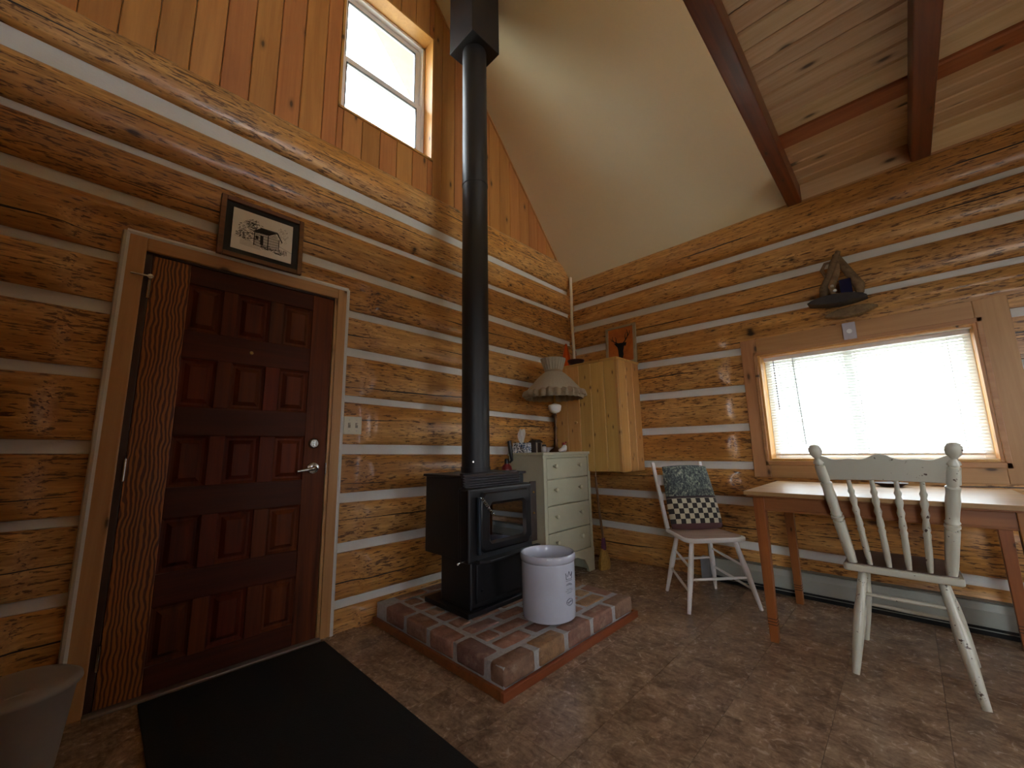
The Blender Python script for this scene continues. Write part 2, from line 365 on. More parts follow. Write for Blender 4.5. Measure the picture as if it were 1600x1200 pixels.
SHADETRIM = fabric('lamp_shade_ruffle', 'a8977c', .2)
SLAT = fabric('blind_slat', 'e9ebe6', .26)
MILK = plain('milk_glass', 'e6e6e2', .15, var=.02)
BRONZE = plain('antique_bronze', '5a3a22', .4, metal=.6, var=.15)
STRAW = plain('broom_straw', 'a8843f', .8, var=.25, vs=60)
PURPLE = plain('broom_binding', '5a2a4a', .6)
STICKW = plain('broom_stick', '6b4a2c', .5)
TISSUEB = None
def tissue_mat():
    t = NT('tissue_box_print'); v = t.coords((1, 1, 1), rnd=False); n = t.noise(v, 48, 2, .6, 1.0); n2 = t.noise(v, 14, 1)
    a = t.ramp(n, [(.44, lin('16181c')), (.5, lin('e2e2e2')), (.56, lin('dcdcdc')), (.6, lin('20242c'))]); b = t.ramp(n, [(.46, lin('1e4c7a')), (.52, lin('e2e2e2'))])
    t.set(color=t.mix(t.ramp(n2, [(.45, (0,0,0)), (.55, (1,1,1))]), a, b), rough=.6); return t.mat
TISSUEB = tissue_mat()
TISSUE = fabric('tissue_paper', 'e6e2da', .3)
DISHW = plain('dark_wood_dish', '3a2415', .45, var=.2)
SLATE = plain('dark_driftwood', '2b2420', .6, var=.25, bump=.5, vs=40)
BLUEG = plain('blue_glass', '141c3e', .15, var=.2)
REDFL = plain('red_petals', '8a2424', .6, var=.2)
def glass_mat():
    t = NT('window_glass'); t.t.nodes.remove(t.bsdf)
    tr = t.n('ShaderNodeBsdfTransparent'); tr.inputs[0].default_value = (.94, .96, .96, 1)
    gl = t.n('ShaderNodeBsdfGlossy'); gl.inputs['Roughness'].default_value = .01
    fr = t.n('ShaderNodeLayerWeight'); fr.inputs[0].default_value = .5
    mx = t.n('ShaderNodeMixShader'); t.l(t.math('MULTIPLY_ADD', t.math('POWER', fr.outputs['Facing'], 4.0), .6, .03), mx.inputs[0]); t.l(tr.outputs[0], mx.inputs[1]); t.l(gl.outputs[0], mx.inputs[2])
    t.l(mx.outputs[0], t.t.nodes['Material Output'].inputs[0]); return t.mat
GLASS = glass_mat()
GRASS = plain('gravel_ground', 'aaa598', .95, var=.3, vs=1.5)
SOFFIT = plain('soffit_pine', 'e0b070', .6, var=.06)

for _m in (DOORZ, DOORX): _m.node_tree.nodes['Principled BSDF'].inputs['Specular IOR Level'].default_value = .25
# ================================================================== THE SHELL
YC = 2.572; XC = 3.622               # planes of the chinking
SLOPE = 1.17
def roof(x): return 2.915 + SLOPE*(3.60-x) if x > 1.32 else 2.915 + SLOPE*(3.60-1.32) - SLOPE*(1.32-x)
XL = -1.0; YF = -4.0
def prismY(mb, poly, a0, a1): return mb.prism(poly, a0, a1, 1)
# --- floor
floor = struct(link('floor', MB().box(XL-.1, 3.8, YF-.1, 2.75, -.1, -.003), plain('subfloor', '5c4632', .6)))
tl = link('tile', MB().box(-.1593, .1593, -.1593, .1593, -.003, 0), TILE, floor, bev=.0008, seg=1, loc=(9, 9, 0))
first = True
for i in range(-3, 12):
    for j in range(-1, 15):
        x = .10+i*.32; y = 2.42-j*.32
        if x > 3.62 or x < -.99: continue
        if first: tl.location = (x, y, 0); first = False
        else: copy_part(tl, floor, (x, y, 0))
# --- wall_back (door wall): backing with the gable window opening
GX0, GX1, GZ0, GZ1 = .925, 1.72, 3.48, 4.70
mb = MB()
prismY(mb, [(XL, -.1), (GX0, -.1), (GX0, roof(GX0)+.05), (XL, roof(XL)+.05)], YC+.03, 2.80)
prismY(mb, [(GX1, -.1), (3.8, -.1), (3.8, roof(3.8)+.05), (GX1, roof(GX1)+.05)], YC+.03, 2.80)
prismY(mb, [(GX0, -.1), (GX1, -.1), (GX1, GZ0), (GX0, GZ0)], YC+.03, 2.80)
prismY(mb, [(GX0, GZ1), (GX1, GZ1), (GX1, roof(GX1)+.05), (1.32, roof(1.32)+.05), (GX0, roof(GX0)+.05)], YC+.03, 2.80)
wall_back = struct(link('wall_back', mb, CHINK))
# --- wall_right (window wall)
WY0, WY1, WZ0, WZ1 = -.385, .768, .94, 1.765
mb = MB(); X0 = XC+.03; X1 = 3.85
mb.box(X0, X1, YF, WY0, -.1, 3.2); mb.box(X0, X1, WY1, 2.75, -.1, 3.2); mb.box(X0, X1, WY0, WY1, -.1, WZ0); mb.box(X0, X1, WY0, WY1, WZ1, 3.2)
wall_right = struct(link('wall_right', mb, CHINK))
# --- walls behind the camera, with window openings
PLAINW = wood('far_wall_log', 'c08a4e', '8d5526', 1, grain=9, along=.8, knots=.5, rough=.45, rvar=0)
LW = (-1.75, -.85, 1.05, 2.15)       # window: y0 y1 z0 z1
mb = MB(); mb.box(XL-.15, XL, YF, LW[0], -.1, 3.3); mb.box(XL-.15, XL, LW[1], 2.75, -.1, 3.3)
mb.box(XL-.15, XL, LW[0], LW[1], -.1, LW[2]); mb.box(XL-.15, XL, LW[0], LW[1], LW[3], 3.3)
mb.box(XL, 1.50, -2.40, -2.30, 0, 2.89)      # unseen partition, added to shade the door and left side
mb.box(XL, -.25, .60, .70, 0, 2.60)          # unseen stub wall, added to keep light off the left corner
wall_left = struct(link('wall_left', mb, PLAINW))
FW = (2.1, 2.2, .15, 2.1); UW = (.55, 2.09, 3.45, 4.60); GD = (1.2, 2.05, .7, 2.12)  # high gable opening added to bring more daylight onto the sloped drywall
mb = MB()
prismY(mb, [(XL, -.1), (UW[0], -.1), (UW[0], roof(UW[0])+.05), (XL, roof(XL)+.05)], YF-.15, YF)
prismY(mb, [(FW[1], -.1), (3.8, -.1), (3.8, roof(3.8)+.05), (FW[1], roof(FW[1])+.05)], YF-.15, YF)
prismY(mb, [(UW[0], -.1), (GD[0], -.1), (GD[0], UW[2]), (UW[0], UW[2])], YF-.15, YF)
prismY(mb, [(GD[0], -.1), (GD[1], -.1), (GD[1], GD[2]), (GD[0], GD[2])], YF-.15, YF)
prismY(mb, [(GD[0], GD[3]), (GD[1], GD[3]), (GD[1], UW[2]), (GD[0], UW[2])], YF-.15, YF)
prismY(mb, [(UW[0], UW[3]), (UW[1], UW[3]), (UW[1], roof(UW[1])+.05), (1.32, roof(1.32)+.05), (UW[0], roof(UW[0])+.05)], YF-.15, YF)
prismY(mb, [(2.09, -.1), (FW[1], -.1), (FW[1], roof(FW[1])+.05), (2.09, roof(2.09)+.05)], YF-.15, YF)
wall_front = struct(link('wall_front', mb, PLAINW))
#portal('daylight_portal', (XL-.2, (LW[0]+LW[1])/2, (LW[2]+LW[3])/2), (0, -PI/2, 0), 1.3, 1.7)
#portal('daylight_portal', ((FW[0]+FW[1])/2, YF-.2, (FW[2]+FW[3])/2), (PI/2, 0, 0), 1.6, 1.2)
# --- ceiling: sloped drywall on both sides, loft deck over the near half
mb = MB()
for xa, xb, ya, yb in ((1.32, 3.85, .43, 2.80), (1.32, 3.40, YF-.1, .43), (1.32, -1.2, YF-.1, 2.80)):
    za, zb = roof(xa), roof(xb)
    prismY(mb, [(xa, za), (xb, zb), (xb, zb+.15), (xa, za+.15)], ya, yb)
mb.box(3.40, 3.85, YF-.1, .43, 3.09, 3.30)
ceiling = struct(link('ceiling', mb, DRYWALL))
deck = link('loft_deck', MB().box(XL, 3.68, YF, .43, 3.066, 3.09), PLANKY, ceiling)
# planks of the loft floor seen from below
edges = [1.10, 1.225, 1.35, 1.475, 1.60, 1.725, 1.85, 1.975, 2.10, 2.225, 2.345, 2.47, 2.60, 2.72, 2.89, 3.03, 3.15, 3.26, 3.37, 3.49, 3.66]
for a, b in zip(edges[:-1], edges[1:]):
    red = abs(a-2.89) < .01
    z0 = 3.026 if red else 3.042 + random.uniform(-.001, .001)
    link('plank', MB().box(a+.002, b-.002, -2.2, .40, z0, 3.066), PLANKRED if red else PLANKY, ceiling, bev=.009, seg=1)
link('loft_deck', MB().box(XL, 1.10, YF, .40, 3.045, 3.066), PLANKY, ceiling)
for y0 in (.345, -.345, -1.03, -1.72):
    link('joist', MB().box(XL, 3.60, y0, y0+.092, 2.895, 3.042), BEAM, ceiling, bev=.006)
for a, b in ((.345, -.253), (-.345, -.938), (-1.03, -1.628)):
    link('blocking_board', MB().box(3.585, 3.61, b, a, 2.905, 3.042), BLOCKY, ceiling, bev=.003)
    link('blocking_trim', MB().box(3.572, 3.60, b, a, 2.893, 2.909), CASY, ceiling, bev=.003)

# --- logs
def log_mesh(u0, u1, zb, zt, plane, bulge, seed, cuts, sgn=-1, step=.03, nz=14, flat=None):
    """rows along u; zb, zt functions of u; returns (u, depth, z) grid; depth = plane + sgn*bulge*profile"""
    n = max(2, int((u1-u0)/step)); vs = []; fs = []
    for i in range(n+1):
        u = u0+(u1-u0)*i/n; b = zb(u); t = zt(u); c = (b+t)/2; h = (t-b)/2
        for k in range(nz+1):
            s = -1+2*k/nz; s = math.sin(s*PI/2)
            p = math.sqrt(max(0, 1-s*s))**.85
            z = c+h*s
            nn = noise.noise((u*1.3, z*3+seed*7.1, seed*3.3))*.008 + noise.noise((u*6, z*9+seed, seed*1.7))*.0035
            d = bulge*p*(1+.10*noise.noise((u*.7, seed*5.5, 0))) + nn*p
            if abs(s) > .98: d = -.03
            for (c0, c1, z0, z1, fl, m, rr) in cuts:
                du = max(c0-u, u-c1, 0); dz = max(z0-z, z-z1, 0)
                q = math.hypot(du, dz*2.2)
                lim = fl if q < m else fl+(q-m)*rr
                if d > lim: d = lim
            vs.append((u, plane+sgn*d, z))
    m = nz+1
    for i in range(n):
        for k in range(nz): fs.append((i*m+k, (i+1)*m+k, (i+1)*m+k+1, i*m+k+1))
    return vs, fs
def lerp_at(a, b, ua, ub): return lambda u: a+(b-a)*(u-ua)/(ub-ua)
KD = YC/2.55
def kd(z): return 1.063+(z-1.063)*KD
# chink bands of the door wall: (top at x=-.2, bottom, top at x=2, bottom)
CD = [(2.906,2.801,2.852,2.781),(2.570,2.532,2.558,2.518),(2.32,2.26,2.269,2.212),(2.008,1.966,1.985,1.935),(1.77,1.713,1.718,1.667),
      (1.455,1.413,1.40,1.36),(1.134,1.080,1.093,1.03),(.816,.78,.802,.734),(.510,.464,.515,.455),(.19,.142,.188,.138)]
CD = [tuple(kd(q) for q in r) for r in CD]
doorhole = (.03, 1.02, -.1, 2.09, -.028, 0, 2.5)
doorcut = (-.02, 1.06, -.1, 2.14, .010, .13, .55)
rows = []
zt = lambda u: 3.150
for i, (tl_, bl_, tr_, br_) in enumerate(CD):
    rows.append((lerp_at(tl_, tr_, -.2, 2.0), zt)); zt = lerp_at(bl_, br_, -.2, 2.0)
rows.append((lambda u: -.02, zt))
def put_log(u0, u1, zb, zt, seed, wall, bulge, cuts, name='log'):
    mb = MB(); vs, fs = log_mesh(u0, u1, zb, zt, YC if wall is wall_back else XC, bulge, seed, cuts)
    if wall is wall_right: vs = [(d, u, z) for u, d, z in vs]
    mb.add(vs, fs); return link(name, mb, LOGX if wall is wall_back else LOGY, wall, smooth=True, ang=60, fix=False)
for i, (zb, zt) in enumerate(rows):
    bul = .046+.008*math.sin(i*2.3)
    if i >= 4:
        put_log(XL, -.012, zb, zt, i*2+1, wall_back, bul, [doorcut, doorhole]); put_log(1.052, 3.66, zb, zt, i*2+2, wall_back, bul, [doorcut, doorhole])
    else: put_log(XL, 3.66, zb, zt, i*2+1, wall_back, bul, [doorcut, doorhole])
for i, (tl_, bl_, tr_, br_) in enumerate(CD):
    t = lerp_at(tl_, tr_, -.2, 2.0); b = lerp_at(bl_, br_, -.2, 2.0)
    for (a, c) in (((XL, -.012), (1.052, 3.66)) if i >= 3 else ((XL, 3.66),)):
        mb = MB(); n = 16; vs = []; fs = []
        for k in range(n+1):
            u = a+(c-a)*k/n
            for zz, dy in ((t(u)+.03, .03), (t(u), .0), ((t(u)+b(u))/2, .006), (b(u), .0), (b(u)-.03, .03)): vs.append((u, YC+dy-.004*noise.noise((u*3, zz*9, 2)), zz))
        for k in range(n):
            for q in range(4): fs.append((k*5+q, k*5+q+1, (k+1)*5+q+1, (k+1)*5+q))
        mb.add(vs, fs); link('chinking', mb, CHINK, wall_back, smooth=True, fix=False)
KW = XC/3.60
def kw(z): return 1.063+(z-1.063)*KW
CW = [(2.655,2.588,2.64,2.600),(2.41,2.344,2.375,2.321),(2.147,2.074,2.105,2.068),(1.885,1.822,1.81,1.76),(1.575,1.514,1.51,1.455),
      (1.229,1.169,1.231,1.179),(.93,.873,.93,.873),(.653,.594,.657,.591),(.35,.29,.29,.235)]
CW = [tuple(kw(q) for q in r) for r in CW]
wincut = (-.53, .885, .78, 1.905, .012, .10, .6)
winhole = (-.40, .78, .90, 1.80, -.028, 0, 2.5)
rows = []; zt = lambda u: 2.945
for i, (tl_, bl_, tr_, br_) in enumerate(CW):
    rows.append((lerp_at(tl_, tr_, 2.5, -.6), zt)); zt = lerp_at(bl_, br_, 2.5, -.6)
rows.append((lambda u: -.02, zt))
for i, (zb, zt) in enumerate(rows):
    bul = .050+.008*math.sin(i*1.9+1)
    if i in (4, 5, 6):
        put_log(.86, 2.62, zb, zt, 40+i*2, wall_right, bul, [wincut, winhole]); put_log(-2.6, -.50, zb, zt, 41+i*2, wall_right, bul, [wincut, winhole])
    else: put_log(-2.6, 2.62, zb, zt, 40+i*2, wall_right, bul, [wincut, winhole])
for i, (tl_, bl_, tr_, br_) in enumerate(CW):
    t = lerp_at(tl_, tr_, 2.5, -.6); b = lerp_at(bl_, br_, 2.5, -.6)
    for (a, c) in (((.86, 2.62), (-2.6, -.50)) if i in (4, 5) else ((-2.6, 2.62),)):
        mb = MB(); n = 16; vs = []; fs = []
        for k in range(n+1):
            u = a+(c-a)*k/n
            for zz, dy in ((t(u)+.03, .03), (t(u), .0), ((t(u)+b(u))/2, .006), (b(u), .0), (b(u)-.03, .03)): vs.append((XC+dy-.004*noise.noise((u*3, zz*9, 5)), u, zz))
        for k in range(n):
            for q in range(4): fs.append((k*5+q, k*5+q+1, (k+1)*5+q+1, (k+1)*5+q))
        mb.add(vs, fs); link('chinking', mb, CHINK, wall_right, smooth=True, fix=False)

# --- gable boards
bx = -1.0; cutsx = []
while bx < 3.7: cutsx.append(bx); bx += .1405
for a, b in zip(cutsx[:-1], cutsx[1:]):
    xs = sorted({a, b, *[q for q in (GX0, GX1) if a < q < b]})
    for p, q in zip(xs[:-1], xs[1:]):
        if q-p < .01: continue
        mid = (p+q)/2; g = .0015
        def zt_(x): return roof(x)+.01
        parts = [(3.085, None)] if not GX0 < mid < GX1 else [(3.085, GZ0), (GZ1, None)]
        for z0, z1 in parts:
            if z1 is None:
                poly = [(p+g, z0), (q-g, z0), (q-g, zt_(q-g))] + ([(1.32, zt_(1.32))] if p < 1.32 < q else []) + [(p+g, zt_(p+g))]
                if min(zt_(p), zt_(q)) < z0+.02: continue
            else: poly = [(p+g, z0), (q-g, z0), (q-g, z1), (p+g, z1)]
            link('board', MB().prism(poly, 2.572, YC+.04, 1), BOARDZ, wall_back, bev=.004, seg=1)
# thin corner strip between gable boards and drywall
link('cove_strip', MB().bar((1.33, 2.566, roof(1.33)-.012), (3.585, 2.566, roof(3.585)-.012), .012, .02, (0,1,0)), CASX, wall_back)

# ================================================================== door_1
door = struct(bpy.data.objects.new('door_1', None)); COL.objects.link(door); door.location = (0, 2.6, 0)
def dl(mb): mb.v = [(x, y-2.6, z) for x, y, z in mb.v]; return mb
slab = link('slab', dl(MB().box(.085, .972, 2.585, 2.605, .012, 2.045)), DOORX, door)
link('stile', dl(MB().box(.085, .236, 2.562, 2.59, .012, 2.045)), DOORFIG, door, bev=.003)['label'] = 'orange figured fir stile'
link('stile', dl(MB().box(.846, .972, 2.562, 2.59, .012, 2.045)), DOORZ, door, bev=.003)
cols = ((.236, .386), (.453, .613), (.686, .846)); tops = (1.945, 1.552, 1.158, .765, .372)
rz = [2.045]+[q for t in tops for q in (t, t-.25)]+[.012]
for k in range(0, len(rz), 2): link('rail', dl(MB().box(.236, .846, 2.5625, 2.59, rz[k+1], rz[k])), DOORX, door, bev=.003)
for t in tops:
    for a, b in ((.386, .453), (.613, .686)): link('mullion', dl(MB().box(a, b, 2.562, 2.59, t-.25, t)), DOORZ, door, bev=.003)
    for a, b in cols:
        mb = MB(); a1, b1, z0, z1 = a, b, t-.25, t; yb, yf = 2.584, 2.565
        ring = lambda m, y: [(a1+m, y, z0+m), (b1-m, y, z0+m), (b1-m, y, z1-m), (a1+m, y, z1-m)]
        mb.add(ring(0, 2.575)+ring(.012, yb)+ring(.022, yb)+ring(.042, yf), [(i+o, (i+1) % 4+o, (i+1) % 4+4+o, i+4+o) for o in (0, 4, 8) for i in range(4)]+[(12, 13, 14, 15)])
        link('panel', dl(mb), DOORZ, door)
JAMB = plain('dark_jamb_paint', '3a2018', .45)
link('jamb', dl(MB().box(.056, .083, 2.560, 2.60, 0, 2.058)), JAMB, door, bev=.002)
link('jamb', dl(MB().box(.975, .990, 2.556, 2.60, 0, 2.058)), CASZ, door, bev=.002)
link('head_jamb', dl(MB().box(.056, .990, 2.560, 2.60, 2.048, 2.06)), JAMB, door)
link('casing', dl(MB().box(-.012, .058, 2.545, 2.59, 0, 2.128)), CASZ, door, bev=.006)
link('casing', dl(MB().box(.990, 1.050, 2.545, 2.59, 0, 2.128)), CASZ, door, bev=.006)
link('head_casing', dl(MB().box(.058, .990, 2.545, 2.59, 2.058, 2.128)), CASX, door, bev=.006)
mb = MB(); mb.tube([(-.018, 2.556, 0), (-.018, 2.556, 2.134)], .016, 8); mb.tube([(1.056, 2.556, 0), (1.056, 2.556, 2.134)], .014, 8); mb.tube([(-.018, 2.556, 2.134), (1.056, 2.556, 2.134)], .016, 8)
link('caulk_bead', dl(mb), CHINK, door, smooth=True)
link('threshold', dl(MB().box(.056, .99, 2.52, 2.60, 0, .014)), plain('threshold_metal', '8a8178', .4, metal=.6), door, bev=.004)
for z in (1.87, 1.0, .22):
    h = link('hinge', dl(MB().tube([(.083, 2.553, z-.05), (.083, 2.553, z+.05)], .007, 10)), CHROME, door, smooth=True)
mb = MB(); mb.tube([(.012, 2.535, 1.925), (.083, 2.53, 1.925)], .005, 8); mb.lathe((0, 0, 0), [(.001, 0), (.012, .003), (.012, .01), (.001, .012)], 12)
mb.v = mb.v[:16]+[(.083+x, 2.538-z, 1.925+y) for x, y, z in mb.v[16:]]
link('hinge_pin_stop', dl(mb), CHROME, door, smooth=True)
link('peephole', dl(MB().tube([(.537, 2.565, 1.62), (.537, 2.556, 1.62)], [.011, .008], 14)), BRASS, door, smooth=True)
dbt = link('deadbolt', dl(MB().tube([(.897, 2.565, 1.117), (.897, 2.552, 1.117), (.897, 2.545, 1.117)], [.032, .03, .022], 24)), CHROME, door, smooth=True)
link('thumb_turn', dl(MB().box(.892, .902, 2.528, 2.546, 1.10, 1.134)), CHROME, dbt, bev=.003)
hd = link('door_handle', dl(MB().tube([(.900, 2.565, .972), (.900, 2.55, .972), (.900, 2.545, .972)], [.034, .032, .018], 24)), CHROME, door, smooth=True)
link('lever', dl(MB().tube([(.900, 2.548, .972), (.900, 2.515, .972), (.890, 2.505, .970), (.86, 2.503, .966), (.80, 2.508, .958)], [.011, .010, .011, .010, .007], 10)), CHROME, hd, smooth=True)
link('strike_plate', dl(MB().box(.972, .977, 2.55, 2.562, .93, 1.0)), CHROME, door)

# ================================================================== window_2 (gable)
win2 = struct(bpy.data.objects.new('window_2', None)); COL.objects.link(win2)
for nm, bx_ in (('jamb', (GX0, GX0+.018, 2.565, 2.78, GZ0, GZ1)), ('jamb', (GX1-.018, GX1, 2.565, 2.78, GZ0, GZ1)), ('head_jamb', (GX0, GX1, 2.565, 2.78, GZ1-.018, GZ1)), ('sill', (GX0, GX1, 2.565, 2.78, GZ0, GZ0+.018))):
    link(nm, MB().box(*bx_), REVEAL, win2, bev=.002)
def sash(x0, x1, z0, z1, y0, y1, wd, parent, gname='pane'):
    mb = MB(); mb.box(x0, x0+wd, y0, y1, z0, z1); mb.box(x1-wd, x1, y0, y1, z0, z1); mb.box(x0+wd, x1-wd, y0, y1, z0, z0+wd); mb.box(x0+wd, x1-wd, y0, y1, z1-wd, z1)
    s = link('sash', mb, VINYL, parent, bev=.004)
    link('pane', MB().box(x0+wd*.8, x1-wd*.8, (y0+y1)/2-.003, (y0+y1)/2+.003, z0+wd*.8, z1-wd*.8), GLASS, s)
    mb = MB(); g = .006; ya = y0-.002; xa, xb, za, zb = x0+wd, x1-wd, z0+wd, z1-wd
    mb.box(xa, xa+g, ya, y0+.01, za, zb); mb.box(xb-g, xb, ya, y0+.01, za, zb); mb.box(xa, xb, ya, y0+.01, za, za+g); mb.box(xa, xb, ya, y0+.01, zb-g, zb)
    link('gasket', mb, BLACKP, s)
    return s
mb = MB(); x0, x1, z0, z1 = GX0+.018, GX1-.018, GZ0+.018, GZ1-.018
mb.box(x0, x0+.025, 2.69, 2.77, z0, z1); mb.box(x1-.025, x1, 2.69, 2.77, z0, z1); mb.box(x0, x1, 2.69, 2.77, z0, z0+.025); mb.box(x0, x1, 2.69, 2.77, z1-.025, z1)
link('window_frame', mb, VINYL, win2, bev=.003)
sash(x0+.022, x1-.022, z0+.02, 4.07, 2.70, 2.73, .050, win2); sash(x0+.022, x1-.022, 4.02, z1-.02, 2.735, 2.765, .050, win2)

# ================================================================== window_1
win1 = struct(bpy.data.objects.new('window_1', None)); COL.objects.link(win1)
link('casing', MB().box(3.598, 3.635, .768, .880, .815, 1.900), CASZ, win1, bev=.004)
link('casing', MB().box(3.598, 3.635, -.522, -.385, .815, 1.900), CASZ, win1, bev=.004)
link('head_casing', MB().box(3.598, 3.635, -.385, .768, 1.765, 1.900), CASY, win1, bev=.004)
link('apron_casing', MB().box(3.598, 3.635, -.385, .768, .815, .94), CASY, win1, bev=.004)
mb = MB()
for y0, y1, z0, z1 in ((.768, .795, .905, 1.79), (-.41, -.385, .905, 1.79), (-.41, .795, 1.762, 1.79), (-.41, .795, .905, .938)): mb.box(3.588, 3.605, y0, y1, z0, z1)
link('stop_moulding', mb, CASY, win1, bev=.004)
for nm, bx_ in (('jamb', (3.60, 3.80, .752, .768, .94, 1.765)), ('jamb', (3.60, 3.80, -.385, -.369, .94, 1.765)), ('head_jamb', (3.60, 3.80, -.369, .752, 1.749, 1.765)), ('sill', (3.60, 3.80, -.369, .752, .94, .956))):
    link(nm, MB().box(*bx_), REVEAL, win1, bev=.002)
mb = MB(); xa, xb = 3.745, 3.80
mb.box(xa, xb, .715, .752, .956, 1.749); mb.box(xa, xb, -.369, -.332, .956, 1.749); mb.box(xa, xb, -.332, .715, .956, .993); mb.box(xa, xb, -.332, .715, 1.712, 1.749)
link('window_frame', mb, VINYL, win1, bev=.003)
mb = MB(); mb.box(xa+.005, xb-.01, .205, .255, .993, 1.712); link('meeting_stile', mb, VINYL, win1, bev=.003)
mb = MB(); mb.box(xa+.01, xb-.005, .545, .575, .993, 1.712); link('meeting_stile', mb, VINYL, win1, bev=.003)
link('pane', MB().box(3.775, 3.781, -.34, .23, .985, 1.72), GLASS, win1); link('pane', MB().box(3.765, 3.771, .23, .72, .985, 1.72), GLASS, win1)
# blind
bl = thing('window_blind', 'white slatted mini blind lowered over the low window above the table', 'blind', (3.70, .19, 1.749))
link('head_rail', MB().box(-.02, .02, -.553, .555, -.03, 0), VINYL, bl, bev=.002)
mb = MB(); z = -.045; ca, sa = math.cos(math.radians(46)), math.sin(math.radians(46))
while z > -.745:
    for (d0, c0), (d1, c1) in (((-.0125, 0), (0, .0022)), ((0, .0022), (.0125, 0))):
        vs = []
        for d, c in ((d0, c0), (d1, c1)):
            for y in (-.548, .55): vs.append((d*ca-c*sa, y, z+d*sa+c*ca))
        mb.add(vs, [(0, 1, 3, 2)])
    z -= .0205
sl = link('slats', mb, SLAT, bl, smooth=True, fix=False); sl['kind'] = 'stuff'
link('bottom_rail', MB().box(-.012, .012, -.55, .552, -.772, -.757), VINYL, bl, bev=.003)
mb = MB()
for y in (-.45, 0, .46): link('ladder_cord', MB().tube([(-.014, y, -.03), (-.014, y, -.76)], .0012, 5), VINYL, bl)

link('pull_cord', MB().tube([(-.026, .362, -.03), (-.028, .355, -.35), (-.026, .345, -.70)], .0022, 5), plain('cord_grey', '8b8f96', .7), bl)
link('tilt_wand', MB().tube([(-.024, .49, -.03), (-.026, .485, -.42)], .004, 6), plain('wand_plastic', 'aeb4c4', .3), bl)

# outdoors: ground and the roof overhang seen through the gable window
struct(link('floor_outside', MB().box(-60, 60, -60, 60, -.75, -.70), GRASS))
mb = MB()
for xa, xb in ((1.32, 4.6), (1.32, -2.0)):
    za, zb = roof(1.32)-.02, roof(1.32)-.02-SLOPE*abs(xb-1.32)
    prismY(mb, [(xa, za), (xb, zb), (xb, zb+.12), (xa, za+.12)], 2.80, 3.36)
struct(link('trim_1', mb, SOFFIT))


# ================================================================== THE THINGS
def part(t, name, mb, mat, parent=None, **kw):
    x, y, z = t.location
    mb.v = [(a-x, b-y, c-z) for a, b, c in mb.v]
    return link(name, mb, mat, parent or t, **kw)
# --- brick hearth
HZ = .125
he = thing('brick_hearth', 'low red brick hearth platform with wooden edging under the black stove', 'hearth', (1.32, 1.37, 0))
part(he, 'mortar_bed', MB().box(1.329, 2.461, 1.379, 2.53, 0, HZ-.006), MORTAR, bev=.004)
ROSE = wood('edge_trim_wood', '8e4e28', '683619', 0, grain=14, knots=0, rough=.4, rvar=.1)
part(he, 'edge_trim', MB().box(1.300, 2.490, 1.350, 1.372, 0, .040), ROSE, bev=.004)
part(he, 'edge_trim', MB().box(1.300, 1.322, 1.372, 2.53, 0, .040), ROSE, bev=.004)
part(he, 'edge_trim', MB().box(2.468, 2.490, 1.372, 2.53, 0, .040), ROSE, bev=.004)
def brick_src(lx, ly, lz):
    b = bmesh.new(); bmesh.ops.create_cube(b, size=1.0, matrix=Matrix.Diagonal((lx, ly, lz, 1)))
    bmesh.ops.bevel(b, geom=[e for e in b.edges], offset=.014, segments=2, profile=.5, affect='EDGES')
    for v in b.verts: v.co += Vector((noise.noise(v.co*31), noise.noise(v.co*31+Vector((5, 1, 2))), noise.noise(v.co*31+Vector((1, 7, 3)))))*.0035
    me = bpy.data.meshes.new('brick'); b.to_mesh(me); b.free(); me.materials.append(BRICK); me.polygons.foreach_set('use_smooth', [True]*len(me.polygons)); return me
BM = [brick_src(.206, .096, .088), brick_src(.203, .098, .088), brick_src(.208, .095, .088)]
def put_brick(x, y, rz, sx=1.0, edge=False):
    o = bpy.data.objects.new('brick', random.choice(BM)); COL.objects.link(o); o.parent = he
    o.location = (x-1.32, y-1.37, HZ-.044+random.uniform(-.002, .002)); o.rotation_euler = (random.uniform(-.008, .008), random.uniform(-.008, .008), rz+random.uniform(-.012, .012)); o.scale = (sx, 1, 1)
for k in range(5): put_brick(1.322+.106+k*.2335, 1.372+.049, 0)
for k in range(4): put_brick(1.322+.049, 1.372+.10+.02+.115+k*.232, PI/2); put_brick(2.468-.049, 1.372+.12+.115+k*.232, PI/2)
row = 0; y = 1.372+.12+.05
while y < 2.50:
    x = 1.322+.117; off = (row % 2)*.115
    if off: put_brick(x+.05, y, 0, .45); x += .115
    while x+.20 < 2.468-.09:
        put_brick(x+.105, y, 0); x += .232
    rem = 2.468-.112-x
    if rem > .05: put_brick(x+rem/2, y, 0, rem/.212)
    y += .117; row += 1
# --- wood stove
st = thing('wood_stove', 'black freestanding wood stove on a pedestal with glass door', 'stove', (1.78, 2.08, HZ))
part(st, 'base_plate', MB().box(1.53, 2.05, 1.865, 2.30, HZ, HZ+.028), STEEL, bev=.004)
pd = part(st, 'pedestal', MB().box(1.562, 2.02, 1.888, 2.175, HZ+.026, .435), STEEL, bev=.012)
part(st, 'ash_drawer', MB().box(1.602, 1.985, 1.876, 1.892, .185, .40), STEEL, pd, bev=.006)
part(st, 'drawer_knob', MB().tube([(1.64, 1.878, .25), (1.64, 1.862, .25)], [.008, .011], 10), IRON, pd, smooth=True)
part(st, 'firebox', MB().box(1.505, 2.045, 1.90, 2.27, .432, .900), STEEL, bev=.010)
part(st, 'top_plate', MB().box(1.495, 2.055, 1.885, 2.285, .898, .914), STEEL, bev=.004)
LOUV = plain('louver_lit_steel', '6a6a70', .35, metal=.5)  # lighter than the stove steel, to paint the lit lines of the louvers
